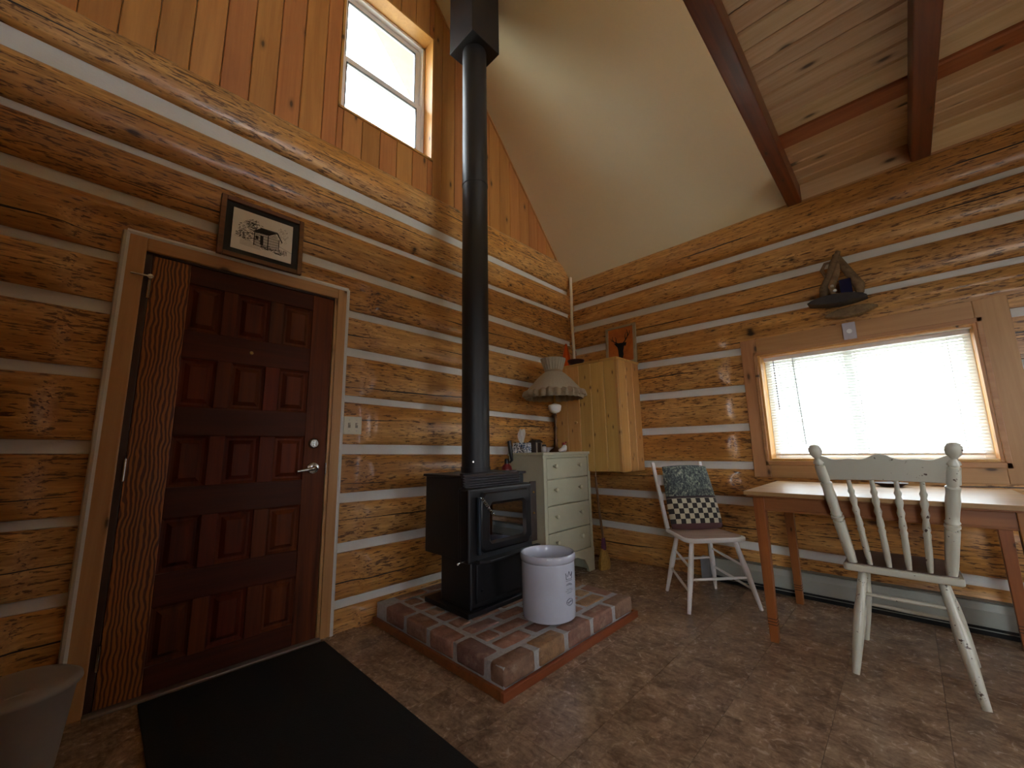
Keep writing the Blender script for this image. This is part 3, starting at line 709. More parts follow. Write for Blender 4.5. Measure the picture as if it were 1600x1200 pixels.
fr = part(st, 'front_surround', MB().box(1.492, 2.036, 1.822, 1.905, .428, .842), STEEL, bev=.016, seg=3)
part(st, 'corner_trim', MB().tube([(1.498, 1.826, .44), (1.498, 1.826, .832)], .0055, 8), IRON, fr, smooth=True)
part(st, 'corner_trim', MB().tube([(1.4965, 1.903, .44), (1.4965, 1.903, .838)], .0055, 8), IRON, fr, smooth=True)
for k in range(5):
    z = .850+.0145*k
    part(st, 'louver', MB().bar((1.502, 1.866, z), (1.958, 1.866, z), .030, .005, (0, -.45, 1)), LOUV)
part(st, 'louver_housing', MB().box(1.50, 1.96, 1.882, 1.91, .842, .925), STEEL, bev=.004)
part(st, 'ash_lip', MB().prism([(1.55, 1.79), (1.60, 1.755), (2.03, 1.755), (2.085, 1.80), (2.085, 1.83), (1.55, 1.83)], .430, .446, 2), STEEL, bev=.003)
# cast door with bevelled opening
dx0, dx1, dz0, dz1 = 1.572, 2.000, .478, .812; gx0, gx1, gz0, gz1 = 1.650, 1.925, .540, .735
mb = MB()
def oct_(x0, x1, z0, z1, c, y): return [(x0+c, y, z0), (x1-c, y, z0), (x1, y, z0+c), (x1, y, z1-c), (x1-c, y, z1), (x0+c, y, z1), (x0, y, z1-c), (x0, y, z0+c)]
rings = oct_(dx0, dx1, dz0, dz1, .03, 1.824)+oct_(dx0, dx1, dz0, dz1, .03, 1.806)+oct_(dx0+.008, dx1-.008, dz0+.008, dz1-.008, .03, 1.798)+oct_(gx0-.02, gx1+.02, gz0-.02, gz1+.02, .02, 1.794)+oct_(gx0, gx1, gz0, gz1, .012, 1.812)
mb.add(rings, [(i+o, (i+1) % 8+o, (i+1) % 8+8+o, i+8+o) for o in (0, 8, 16, 24) for i in range(8)])
dr = part(st, 'stove_door', mb, IRON, smooth=True, ang=30)
part(st, 'door_glass', MB().prism([(p[0], p[2]) for p in oct_(gx0-.004, gx1+.004, gz0-.004, gz1+.004, .012, 0)], 1.808, 1.8125, 1), FGLASS, dr)
part(st, 'latch_bar', MB().tube([(1.560, 1.806, .475), (1.560, 1.806, .79)], .013, 12), plain('blued_steel', '26303a', .3, metal=.5), smooth=True)
mb = MB(); pts = []
for k in range(90):
    t = k/89; a = t*2*PI*11; c = Vector((1.560+.085*t, 1.785-.012*t, .788-.105*t)); d = Vector((.085, -.012, -.105)).normalized(); u = d.orthogonal().normalized(); v = d.cross(u)
    pts.append(c+(u*math.cos(a)+v*math.sin(a))*.0085)
mb.tube(pts, .0026, 5); part(st, 'coil_handle', mb, CHROME, smooth=True)
sh = part(st, 'side_heat_shield', MB().box(2.04, 2.098, 1.835, 1.85, .462, .845), BROWNM, bev=.003)
for z in (.775, .64): part(st, 'rivet', MB().tube([(2.068, 1.836, z), (2.068, 1.829, z)], [.008, .005], 10), BRASS, sh, smooth=True)
part(st, 'air_lever', MB().tube([(1.500, 1.862, .444), (1.450, 1.858, .440), (1.440, 1.845, .442)], [.005, .007, .006], 8), CHROME, smooth=True)
# --- stove pipe with its support box
sp = thing('stove_pipe', 'tall black stove pipe rising from the stove to the ceiling', 'pipe', (1.77, 2.08, .914))
part(sp, 'pipe_section', MB().tube([(1.77, 2.08, .914), (1.77, 2.08, 3.02)], .0935, 40), PIPE, smooth=True)
part(sp, 'pipe_section', MB().tube([(1.77, 2.08, 3.02), (1.77, 2.08, 4.40)], .0945, 40), PIPE, smooth=True)
part(sp, 'pipe_collar', MB().tube([(1.77, 2.08, .914), (1.77, 2.08, .95)], .0985, 40), PIPE, smooth=True)
part(sp, 'pipe_band', MB().tube([(1.77, 2.08, 3.01), (1.77, 2.08, 3.03)], .0965, 40), PIPE, smooth=True)
part(sp, 'collar_screw', MB().tube([(1.698, 1.985+.034, .985), (1.69, 2.010, .985)], .006, 8), CHROME, smooth=True)
mb = MB(); a0, a1, b0, b1, zb = 1.63, 1.91, 1.94, 2.22, 4.18
mb.add([(a0, b0, zb), (a1, b0, zb), (a1, b1, zb), (a0, b1, zb), (a0, b0, roof(a0)-.004), (a1, b0, roof(a1)-.004), (a1, b1, roof(a1)-.004), (a0, b1, roof(a0)-.004)], [(0,3,2,1),(4,5,6,7),(0,1,5,4),(1,2,6,5),(2,3,7,6),(3,0,4,7)])
part(sp, 'support_box', mb, PIPE, bev=.004)
# --- stoneware crock
ck = thing('stoneware_crock', 'large white glazed stoneware crock standing on the brick hearth', 'crock', (1.885, 1.575, HZ+.004))
prof = [(.138, 0), (.148, .006), (.150, .03), (.153, .20), (.153, .292), (.151, .300), (.157, .306), (.160, .316), (.160, .336), (.155, .343), (.148, .343), (.143, .336), (.141, .30), (.139, .03), (.13, .022)]
body = part(ck, 'crock_body', MB().lathe((1.885, 1.575, HZ+.004), prof, 48), GLAZE, smooth=True, ang=50)
def on_crock(poly, w=.0022, closed=False):
    """ink stroke wrapped on the side of the crock; poly in (angle offset metres, height)"""
    R = .1542; a0 = math.radians(-92); mb = MB(); pts = []
    for u, z in poly: a = a0+u/R; pts.append((1.885+R*math.cos(a), 1.575+R*math.sin(a), HZ+.004+z))
    if closed: pts.append(pts[0])
    mb.tube(pts, w*.5, 4); return mb
marks = MB()
def addm(mb): marks.add(mb.v, mb.f)
arc = lambda cx, cz, rx, rz, a, b, n=14: [(cx+rx*math.cos(a+(b-a)*k/n), cz+rz*math.sin(a+(b-a)*k/n)) for k in range(n+1)]
addm(on_crock(arc(0, .105, .026, .017, 0, 2*PI), .003)); addm(on_crock([(-.020, .105), (.020, .105)], .003)); addm(on_crock([(-.014, .098), (.014, .113)], .0025))
for z in (.170, .162, .152): addm(on_crock([(-.030+abs(z-.162), z), (.030-abs(z-.162), z)], .002))
addm(on_crock([(-.022, .222), (-.026, .250), (-.012, .236), (0, .258), (.012, .236), (.026, .250), (.022, .222), (-.022, .222)], .003)); addm(on_crock([(-.024, .214), (.024, .214)], .003))
for u in (-.026, 0, .026): addm(on_crock(arc(u, .258 if u == 0 else .252, .003, .003, 0, 2*PI, 8), .002))
for q in range(5): addm(on_crock(arc(-.018+q*.009, .190+.004*math.sin(q), .006, .008, 0, PI, 8), .002))
mk = part(ck, 'stamped_mark', marks, INK, body); mk['label'] = 'blue grey stamped crown and oval mark'; mk['kind'] = 'stuff'
# --- dresser
dq = thing('dresser', 'sage green painted four drawer dresser beside the stove', 'dresser', (2.84, 2.31, 0))
part(dq, 'side_panel', MB().box(2.508, 2.530, 2.122, 2.50, 0, 1.004), SAGE, bev=.002)
part(dq, 'side_panel', MB().box(3.145, 3.167, 2.122, 2.50, 0, 1.004), SAGE, bev=.002)
part(dq, 'back_panel', MB().box(2.53, 3.145, 2.488, 2.50, .1, 1.004), SAGE)
part(dq, 'carcass', MB().box(2.53, 3.145, 2.135, 2.488, .205, 1.004), SAGE)
part(dq, 'top', MB().box(2.492, 3.183, 2.094, 2.505, 1.004, 1.029), SAGE, bev=.005)
part(dq, 'top_moulding', MB().box(2.502, 3.173, 2.108, 2.13, .984, 1.004), SAGE, bev=.004)
part(dq, 'corner_stile', MB().box(2.508, 2.545, 2.110, 2.128, 0, .99), SAGE, bev=.003)
part(dq, 'corner_stile', MB().box(3.130, 3.167, 2.110, 2.128, 0, .99), SAGE, bev=.003)
ap = [(2.508, 0), (2.60, 0), (2.615, .05), (2.66, .11), (2.76, .145), (2.84, .15), (2.92, .145), (3.02, .11), (3.065, .05), (3.08, 0), (3.167, 0), (3.167, .196), (2.508, .196)]
part(dq, 'bracket_apron', MB().prism(ap, 2.106, 2.13, 1), SAGE, bev=.002)
for z0, z1 in ((.814, .978), (.604, .806), (.394, .596), (.202, .386)):
    d_ = part(dq, 'drawer', MB().box(2.549, 3.126, 2.112, 2.14, z0, z1), SAGE, bev=.004)
    for x in (2.645, 2.985):
        zc = (z0+z1)/2+.02
        mb = MB(); mb.tube([(x, 2.113, zc), (x, 2.100, zc), (x, 2.090, zc), (x, 2.080, zc), (x, 2.076, zc)], [.008, .009, .017, .016, .008], 14)
        part(dq, 'knob', mb, SAGEK, d_, smooth=True)
# --- table lamp
LX, LY = 2.80, 2.205
lp = thing('table_lamp', 'tall table lamp with flared ruffled cloth shade and white glass font', 'lamp', (LX, LY, 1.029))
part(lp, 'base', MB().lathe((LX, LY, 1.029), [(.062, 0), (.062, .008), (.05, .02), (.025, .035), (.016, .05), (.014, .08), (.020, .10), (.013, .12)], 24), BRONZE, smooth=True)
part(lp, 'stem', MB().lathe((LX, LY, 1.149), [(.012, 0), (.010, .05), (.018, .09), (.010, .11), (.010, .19), (.017, .205), (.009, .22)], 20), BRONZE, smooth=True)
part(lp, 'glass_font', MB().lathe((LX, LY, 1.369), [(.012, 0), (.040, .010), (.054, .026), (.058, .050), (.060, .066), (.052, .076), (.02, .085), (.012, .088)], 28), MILK, smooth=True)
part(lp, 'burner', MB().lathe((LX, LY, 1.457), [(.014, 0), (.020, .012), (.012, .03), (.008, .10), (.006, .30)], 16), BRASS, smooth=True)
w1 = lambda i, a: (.003*math.sin(a*22), 0)
part(lp, 'shade_collar', MB().lathe((LX, LY, 0), [(.076, 1.752), (.086, 1.775), (.104, 1.83), (.114, 1.862), (.111, 1.862), (.10, 1.83), (.073, 1.752)], 64, (False, False), w1), SHADE, smooth=True)
part(lp, 'shade_band', MB().lathe((LX, LY, 0), [(.078, 1.738), (.082, 1.745), (.082, 1.755), (.078, 1.76)], 48, (False, False)), SHADETRIM, smooth=True)
def wsh(i, a): return (.004*math.sin(a*8)*(i/6)+.0015*math.sin(a*40), 0)
part(lp, 'shade', MB().lathe((LX, LY, 0), [(.077, 1.742), (.105, 1.722), (.150, 1.680), (.195, 1.630), (.230, 1.590), (.252, 1.560)], 120, (False, False), wsh), SHADE, smooth=True)
def wr(i, a): return ((.006+.010*i/3)*math.sin(a*26+i*.3), .004*math.sin(a*26+1.2)+.004*math.sin(a*9))
part(lp, 'shade_ruffle', MB().lathe((LX, LY, 0), [(.246, 1.572), (.268, 1.562), (.276, 1.535), (.274, 1.518)], 220, (False, False), wr), SHADETRIM, smooth=True)
def wr2(i, a): return (.008*math.sin(a*24+2), .003*math.sin(a*24))
part(lp, 'shade_ruffle', MB().lathe((LX, LY, 0), [(.262, 1.552), (.258, 1.520), (.252, 1.500)], 200, (False, False), wr2), SHADETRIM, smooth=True)
# --- things on the dresser
tb = thing('tissue_box', 'black white and blue tissue box with a tissue sticking up', 'tissue box', (2.56, 2.39, 1.029), rz=.25)
link('box', MB().box(-.06, .06, -.06, .06, 0, .085), TISSUEB, tb, bev=.003)
mb = MB(); vs = []; fs = []; n = 24
for k in range(n+1):
    a = k/n*2*PI
    for j in range(5):
        t = j/4; rr = (.018+.030*math.sin(t*PI*.72))*(1+.25*math.sin(3*a+t*2)); vs.append((rr*math.cos(a)*1.1, rr*math.sin(a)*.45, .083+t*(.105+.02*math.sin(2*a+1))))
for k in range(n):
    for j in range(4): fs.append((k*5+j, (k+1)*5+j, (k+1)*5+j+1, k*5+j+1))
mb.add(vs, fs); link('tissue', mb, TISSUE, tb, smooth=True)
jr = thing('mantel_clock', 'dark squat case with pale posts between tissue box and lamp', 'clock', (2.69, 2.345, 1.029), rz=.1)
link('case', MB().box(-.045, .045, -.03, .03, 0, .085), plain('dark_case_wood', '3a2a20', .5), jr, bev=.005)
link('roof_cap', MB().prism([(-.058, .085), (.058, .085), (.05, .097), (.0, .112), (-.05, .097)], -.04, .04, 1), plain('dark_case_cap', '2a1d16', .5), jr, bev=.002)
for x in (-.036, .036): link('post', MB().tube([(x, -.036, 0), (x, -.036, .085)], .006, 10), plain('pale_post', '9a8a78', .4), jr, smooth=True)
j2 = thing('small_jar', 'small round glass jar with dark lid at right of the dark case', 'jar', (2.715, 2.27, 1.029))
link('jar_body', MB().lathe((0, 0, 0), [(.020, 0), (.026, .006), (.028, .03), (.022, .048), (.016, .052)], 20), plain('cloudy_glass', 'b0a8a4', .15), j2, smooth=True)
link('lid', MB().lathe((0, 0, .052), [(.019, 0), (.019, .012), (.006, .018)], 20), plain('jar_lid', '2a2226', .4), j2, smooth=True)
bt = thing('ceramic_shoe', 'white ceramic shoe planter holding red flowers below the lamp', 'ornament', (2.79, 2.125, 1.029), rz=.2)
mb = MB(); vs = []; fs = []
secs = [(-.058, .010, .012), (-.045, .021, .026), (-.02, .024, .032), (.005, .022, .040), (.022, .020, .056), (.045, .021, .060), (.056, .012, .052)]
for x, hw, h in secs:
    for k in range(10):
        a = 2*PI*k/10; vs.append((x, hw*math.cos(a), h/2+.004+h/2*math.sin(a)))
for i in range(len(secs)-1):
    for k in range(10): fs.append((i*10+k, i*10+(k+1) % 10, (i+1)*10+(k+1) % 10, (i+1)*10+k))
fs.append(tuple(range(9, -1, -1))); fs.append(tuple(60+k for k in range(10)))
mb.add(vs, fs); link('shoe_body', mb, MILK, bt, smooth=True)
link('handle', MB().tube([(.05, 0, .050), (.07, 0, .052), (.076, 0, .035), (.066, 0, .018), (.052, 0, .014)], .004, 8), MILK, bt, smooth=True)
for k in range(7):
    a = k*2.4; r = .006+.010*(k % 3)/2
    link('flower', MB().lathe((.034+r*math.cos(a), r*math.sin(a), .060+.008*(k % 3)), [(.002, 0), (.008, .004), (.009, .010), (.004, .014)], 8), REDFL, bt, smooth=True)
# --- fire extinguisher between pipe and dresser
fx = thing('fire_extinguisher', 'dark red fire extinguisher hanging on log wall left of the green dresser', 'extinguisher', (2.395, 2.415, .70))
link('cylinder', MB().lathe((0, 0, 0), [(.03, 0), (.044, .008), (.046, .03), (.046, .19), (.040, .22), (.022, .238), (.016, .245)], 28), REDP, fx, smooth=True)
link('valve', MB().lathe((0, 0, .243), [(.018, 0), (.018, .03), (.012, .04)], 16), BLACKP, fx, smooth=True)
link('discharge_horn', MB().tube([(.012, -.02, .25), (.026, -.036, .27), (.02, -.03, .33), (.012, -.02, .43)], [.008, .012, .017, .018], 12), BLACKP, fx, smooth=True)
link('wall_bracket', MB().box(-.02, .02, .04, .12, .12, .16), BLACKP, fx)
# --- wall cupboard
cb = thing('wall_cupboard', 'knotty pine plank cupboard hung on the log wall beside the lamp', 'cupboard', (3.36, 2.10, .85))
part(cb, 'carcass', MB().box(3.172, 3.557, 1.785, 2.46, .855, 1.845), CUPZ)
xs = [1.770, 1.905, 2.045, 2.18, 2.325, 2.465]
for a, b in zip(xs[:-1], xs[1:]): part(cb, 'front_plank', MB().box(3.150, 3.174, a+.0012, b-.0012, .85, 1.85), CUPZ, bev=.005, seg=1)
for a, b in ((3.174, 3.30), (3.30, 3.43), (3.43, 3.558)): part(cb, 'side_plank', MB().box(a+.001, b-.001, 1.764, 1.786, .846, 1.85), CUPZ, bev=.005, seg=1)
part(cb, 'top_board', MB().box(3.142, 3.56, 1.757, 2.47, 1.846, 1.866), CUPZ, bev=.003)
part(cb, 'corner_moulding', MB().box(3.146, 3.176, 1.760, 1.79, .848, 1.846), CUPZ, bev=.006)
part(cb, 'door_knob', MB().tube([(3.152, 2.22, 1.30), (3.130, 2.22, 1.30), (3.122, 2.22, 1.30)], [.009, .016, .010], 12), CUPZ, smooth=True)
# --- deer picture on the cupboard
dp = thing('deer_picture', 'small pale framed orange panel with dark deer head on the cupboard', 'picture', (3.505, 1.91, 1.866))
HW, HH = .163, .395
link('panel', MB().box(0, .008, -HW+.01, HW-.01, .01, HH-.01), ORANGEP, dp)
for a, b, c, d in ((-HW, -HW+.026, 0, HH), (HW-.026, HW, 0, HH), (-HW+.026, HW-.026, 0, .026), (-HW+.026, HW-.026, HH-.02, HH)): link('frame_bar', MB().box(-.012, .014, a, b, c, d), PALEF, dp, bev=.002)
def sil(name, polys, strokes, x, parent):
    mb = MB()
    for p in polys: mb.prism([(-u, v) for u, v in p], x-.0015, x, 0)
    for pts, w0, w1 in strokes:
        n = len(pts)
        for i in range(n-1):
            (u0, v0), (u1, v1) = pts[i], pts[i+1]; L = math.hypot(u1-u0, v1-v0) or 1; nx, ny = -(v1-v0)/L, (u1-u0)/L
            wa = w0+(w1-w0)*i/(n-1); wb = w0+(w1-w0)*(i+1)/(n-1)
            mb.prism([(-(u0+nx*wa), v0+ny*wa), (-(u1+nx*wb), v1+ny*wb), (-(u1-nx*wb), v1-ny*wb), (-(u0-nx*wa), v0-ny*wa)], x-.0015, x, 0)
    return link(name, mb, DARK, parent)
head = [(-.020, .06), (.005, .05), (.022, .065), (.030, .10), (.026, .13), (.034, .165), (.036, .185), (.064, .215), (.056, .182), (.040, .19), (.018, .205), (-.012, .205), (-.030, .192), (-.050, .195), (-.072, .225), (-.036, .178), (-.030, .155), (-.026, .11)]
ant = [([(.016, .20), (.050, .235), (.075, .27), (.082, .31), (.070, .345)], .006, .002), ([(.055, .24), (.052, .285), (.060, .315)], .004, .002), ([(.076, .275), (.098, .30), (.102, .33)], .004, .002), ([(.080, .30), (.062, .325)], .003, .0015),
       ([(-.012, .20), (-.040, .225), (-.070, .24), (-.090, .27), (-.086, .30)], .006, .002), ([(-.050, .23), (-.048, .265), (-.056, .29)], .004, .002), ([(-.078, .25), (-.100, .26), (-.108, .285)], .004, .002)]
s_ = sil('deer_silhouette', [head], ant, -.002, dp); s_['kind'] = 'stuff'
dp.rotation_euler = (0, math.radians(3), 0)
# --- things on top of the cupboard
ws = thing('walking_stick', 'pale peeled walking stick standing in the log corner', 'stick', (3.415, 2.405, 1.866))
link('shaft', MB().tube([(0, 0, 0), (.03, .02, .25), (.05, .045, .55), (.09, .065, .85), (.115, .085, 1.10)], [.014, .015, .016, .0155, .017], 10), BIRCH, ws, smooth=True)
cp = thing('copper_bell', 'small orange copper cone on the cupboard behind the lamp shade', 'ornament', (3.30, 2.42, 1.866))
link('cone', MB().lathe((0, 0, 0), [(.062, 0), (.060, .01), (.05, .08), (.036, .16), (.022, .22), (.012, .25)], 28), COPPER, cp, smooth=True)
link('finial', MB().lathe((0, 0, .25), [(.010, 0), (.014, .012), (.006, .024)], 14), COPPER, cp, smooth=True)
bw = thing('dark_bowl', 'low dark bowl on the cupboard at foot of the walking stick', 'bowl', (3.25, 2.27, 1.866))
link('bowl', MB().lathe((0, 0, 0), [(.04, 0), (.045, .004), (.075, .035), (.084, .06), (.080, .06), (.068, .035), (.03, .012)], 28), plain('dark_bowl_glaze', '281619', .35), bw, smooth=True)
link('rim_band', MB().lathe((0, 0, .056), [(.0835, 0), (.086, .004), (.0835, .008)], 28, (False, False)), plain('bowl_rim', '5a2a2a', .35), bw, smooth=True)
# --- hearth broom
br = thing('hearth_broom', 'short straw broom standing on the floor right of the green dresser', 'broom', (3.245, 2.055, 0))
mb = MB()
mb.lathe((0, 0, 0), [(.052, 0), (.056, .02), (.050, .08), (.034, .13), (.020, .17)], 22, (True, True), lambda i, a: (.003*math.sin(a*17), 0)); mb.v = [(x*1.4, y*.7, z) for x, y, z in mb.v]
link('bristles', mb, STRAW, br, smooth=True)
link('binding', MB().lathe((0, 0, .16), [(.022, 0), (.024, .02), (.021, .06), (.015, .10)], 16), PURPLE, br, smooth=True)
link('stick', MB().tube([(0, 0, .24), (-.012, .02, .50), (-.02, .035, .80)], [.011, .011, .009], 10), STICKW, br, smooth=True)
link('hang_loop', MB().tube([(-.02, .035, .79), (-.03, .03, .82), (-.02, .03, .84), (-.012, .035, .82), (-.02, .036, .79)], .0025, 6), BIRCH, br, smooth=True)
# --- chair in the corner
ca_ = thing('spindle_chair', 'white painted wooden chair in the corner with a patchwork cushion', 'chair', (3.06, 1.12, 0), rz=math.radians(-41.3))
def seat_mb(wb, wf, y0, y1, z0, z1, rc=.07):
    poly = []
    for cx, cy, a0 in ((wf/2-rc, y0+rc, -90), (wb/2-.03, y1-.03, 0), (-wb/2+.03, y1-.03, 90), (-wf/2+rc, y0+rc, 180)):
        r = rc if cy < 0 else .03
        for k in range(7): a = math.radians(a0+90*k/6); poly.append((cx+r*math.cos(a), cy+r*math.sin(a)))
    return MB().prism(poly, z0, z1, 2)
link('seat', seat_mb(.37, .43, -.205, .20, .425, .453), WHITEP, ca_, bev=.008)
link('seat_top', seat_mb(.345, .40, -.185, .185, .4525, .4555), SEATW, ca_)['label'] = 'worn brown wooden seat surface'
LEGP = [(0, .012), (.08, .015), (.45, .020), (.52, .019), (.9, .013), (1, .012)]
for (tx, ty), (fx_, fy_) in (((.15, -.13), (.245, -.20)), ((-.15, -.13), (-.245, -.20)), ((.12, .13), (.19, .225)), ((-.12, .13), (-.19, .225))):
    link('leg', MB().turned((tx, ty, .43), (fx_, fy_, 0), LEGP, 12), WHITEP, ca_, smooth=True)
lerp = lambda p, q, t: tuple(a+(b-a)*t for a, b in zip(p, q))
LG = {'fr': ((.15, -.13, .43), (.245, -.20, 0)), 'fl': ((-.15, -.13, .43), (-.245, -.20, 0)), 'br': ((.12, .13, .43), (.19, .225, 0)), 'bl': ((-.12, .13, .43), (-.19, .225, 0))}
def stretcher(a, b, ta, tb, par, LGx, mat): link('stretcher', MB().turned(lerp(*LGx[a], ta), lerp(*LGx[b], tb), [(0, .007), (.5, .010), (1, .007)], 10), mat, par, smooth=True)
stretcher('fl', 'fr', .55, .55, ca_, LG, WHITEP); stretcher('bl', 'br', .45, .45, ca_, LG, WHITEP)
for s2 in 'lr': stretcher('f'+s2, 'b'+s2, .40, .28, ca_, LG, WHITEP); stretcher('f'+s2, 'b'+s2, .72, .60, ca_, LG, WHITEP)
for s1 in (-1, 1):
    link('back_post', MB().bar((s1*.172, .175, .45), (s1*.196, .305, .935), .030, .026, (0, 1, 0), .026, .020), WHITEP, ca_, bev=.005)
link('crest_slat', MB().bar((-.185, .262, .80), (.185, .262, .80), .014, .08, (0, .25, 1)), WHITEP, ca_, bev=.004)
link('back_slat', MB().bar((-.18, .235, .675), (.18, .235, .675), .012, .05, (0, .25, 1)), WHITEP, ca_, bev=.003)
for k in range(4): link('back_spindle', MB().turned((-.105+.07*k, .175, .45), (-.115+.077*k, .258, .78), [(0, .006), (.4, .009), (1, .006)], 8), WHITEP, ca_, smooth=True)
# cushion
mb = MB(); n, m = 18, 18; vs = []; fs = []
for sgn in (-1, 1):
    for i in range(n+1):
        for j in range(m+1):
            u, v = i/n*2-1, j/m*2-1
            puff = (max(0, (1-u**4))*max(0, (1-v**4)))**.5
            wd = .182+.022*(1-(v+1)/2); q = 1-.04*(u*u)*(v*v)
            dep = .033*puff*(1-.35*math.exp(-((v-.0)/.10)**2))
            vs.append((u*wd*q, sgn*dep, (v*.238*q)+.238))
M = (n+1)*(m+1)
for i in range(n):
    for j in range(m):
        a = i*(m+1)+j; fs.append((a, a+m+1, a+m+2, a+1)); fs.append((a+M, a+1+M, a+m+2+M, a+m+1+M))
mb.add(vs, fs)
cu = link('cushion', mb, CHECK, None, smooth=True, ang=80)
R_ = Matrix.Translation((3.06, 1.12, 0)) @ Matrix.Rotation(math.radians(-41.3), 4, 'Z')
cu.matrix_world = R_ @ Matrix.Translation((.012, .075, .459)) @ Matrix.Rotation(math.radians(-17), 4, 'X')
tag(cu, 'dark floral and checkerboard cushion leaning on the corner chair', 'cushion')
# --- chair at the table
cc = thing('press_back_chair', 'cream turned spindle chair with its back to us at the table', 'chair', (2.83, .10, 0), group=None)
SEATP = []
def seatB():
    poly = []
    for cx, cy, r, a0 in ((.215-.07, .20-.07, .07, 0), (-.175+.02, .205-.02, .02, 90), (-.175+.02, -.205+.02, .02, 180), (.215-.07, -.20+.07, .07, 270)):
        for k in range(7): a = math.radians(a0+90*k/6); poly.append((cx+r*math.cos(a), cy+r*math.sin(a)))
    return poly
sb = seatB(); link('seat', MB().prism(sb, .440, .472, 2), CREAM, cc, bev=.007)
link('seat_top', MB().prism([(x*.93+.005, y*.93) for x, y in sb], .4715, .4745, 2), plain('dark_worn_seat', '6e5d52', .35, var=.15), cc)['label'] = 'dark worn seat surface'
LB = {'bl': ((-.115, .135, .445), (-.255, .205, 0)), 'br': ((-.115, -.135, .445), (-.255, -.195, 0)), 'fl': ((.125, .135, .445), (.215, .195, 0)), 'fr': ((.125, -.135, .445), (.205, -.205, 0))}
LEGB = [(0, .015), (.05, .017), (.30, .019), (.40, .0235), (.55, .0235), (.60, .0225), (.75, .020), (.95, .0155), (1, .0145)]
for k in LB: link('leg', MB().turned(LB[k][0], LB[k][1], LEGB, 14), CREAM, cc, smooth=True)
stretcher('bl', 'br', .245, .245, cc, LB, CREAM); stretcher('fl', 'fr', .55, .55, cc, LB, CREAM)
for s2 in 'lr': stretcher('b'+s2, 'f'+s2, .42, .42, cc, LB, CREAM)
PB = lambda s1, t: (-.130-.150*t, s1*(.168+.062*t), .472+.50*t)
PP = [(0, .018), (.10, .022), (.28, .0235), (.40, .0250), (.415, .0250), (.42, .0190), (.435, .0190), (.44, .0265), (.46, .0265), (.465, .0190), (.48, .0190), (.485, .0260), (.50, .0215), (.58, .0225), (.66, .0250), (.74, .0220), (.79, .0250), (.80, .0185), (.815, .0185), (.82, .0255), (.90, .0245), (.965, .0235), (.97, .0185), (.985, .0185), (.99, .0250), (1.01, .021), (1.03, .0140), (1.045, .0145), (1.065, .0215), (1.085, .0262), (1.11, .0278), (1.135, .0262), (1.155, .0200), (1.168, .008)]
for s1 in (-1, 1):
    p0 = PB(s1, 0); p1 = PB(s1, 1)
    link('back_post', MB().turned(p0, p1, PP, 20), CREAM, cc, smooth=True, ang=45)
mb = MB(); vs = []; fs = []; n = 32
for i in range(n+1):
    t = i/n; yy = -1+2*t
    top = .995+.010*math.cos(yy*PI*2)+.006*math.cos(yy*PI*4)-.004*abs(yy)
    bot = .888-.006*abs(yy)**2
    for z in (bot, top):
        tt = (z-.472)/.50; wd = .168+.062*tt; xb = -.130-.150*tt
        for dx in (-.010, .010): vs.append((xb+dx+.010*(1-yy*yy)*-1, yy*wd, z))
for i in range(n):
    a = i*4; fs += [(a, a+4, a+6, a+2), (a+1, a+3, a+7, a+5), (a+2, a+6, a+7, a+3), (a, a+1, a+5, a+4)]
fs += [(0, 2, 3, 1), (n*4, n*4+1, n*4+3, n*4+2)]
mb.add(vs, fs); link('crest_rail', mb, CREAM, cc, smooth=True, ang=40, bev=.003)
SPP = [(0, .010), (.1, .0125), (.25, .0135), (.38, .0125), (.42, .0150), (.45, .011), (.48, .0150), (.53, .0135), (.58, .0105), (.64, .0155), (.69, .0105), (.76, .0155), (.82, .010), (.86, .0145), (.89, .010), (1, .0085)]
for y0, y1 in ((.103, .127), (.034, .042), (-.034, -.042), (-.103, -.127)):
    link('spindle', MB().turned((-.132, y0, .472), (-.262, y1, .890), SPP, 12), CREAM, cc, smooth=True)
# --- table
tt = thing('dining_table', 'orange brown wooden table under the window with square tapered legs', 'table', (3.05, .17, 0))
part(tt, 'tabletop', MB().box(2.625, 3.475, -.375, .712, .778, .800), TABLEY, bev=.003)
part(tt, 'apron', MB().box(2.672, 2.692, -.30, .64, .700, .778), TABLEO, bev=.002)
part(tt, 'apron', MB().box(3.41, 3.43, -.30, .64, .700, .778), TABLEO, bev=.002)
part(tt, 'apron', MB().box(2.69, 3.41, .640, .660, .700, .778), TABLEO, bev=.002)
part(tt, 'apron', MB().box(2.69, 3.41, -.325, -.305, .700, .778), TABLEO, bev=.002)
part(tt, 'apron_bead', MB().box(2.668, 2.694, -.30, .63, .693, .704), TABLEO, bev=.003)
part(tt, 'top_edge_mould', MB().box(2.640, 2.672, -.36, .70, .770, .779), TABLEO, bev=.002)
for x in (2.690, 3.412):
    for y in (.648, -.312):
        lg = part(tt, 'leg', MB().bar((x, y, .778), (x, y, 0), .056, .056, (0, 1, 0), .040, .040), TABLEZ, bev=.003)
        for z in (.090, .105, .120):
            h = .0212+.0005
            part(tt, 'groove', MB().box(x-h, x+h, y-h, y+h, z-.002, z+.002), plain('groove_dark', '3a1c0c', .6) if z == .09 and x < 3 and y > 0 else bpy.data.materials['groove_dark'], lg)
ds = thing('wooden_dish', 'small dark wooden dish on the table behind the cream chair', 'dish', (3.36, .10, .800))
link('dish_body', MB().lathe((0, 0, 0), [(.04, 0), (.05, .003), (.072, .014), (.078, .022), (.072, .022), (.045, .010)], 28), DISHW, ds, smooth=True)
link('dish_handle', MB().bar((.07, 0, .018), (.13, .01, .018), .022, .008), DISHW, ds, bev=.003)
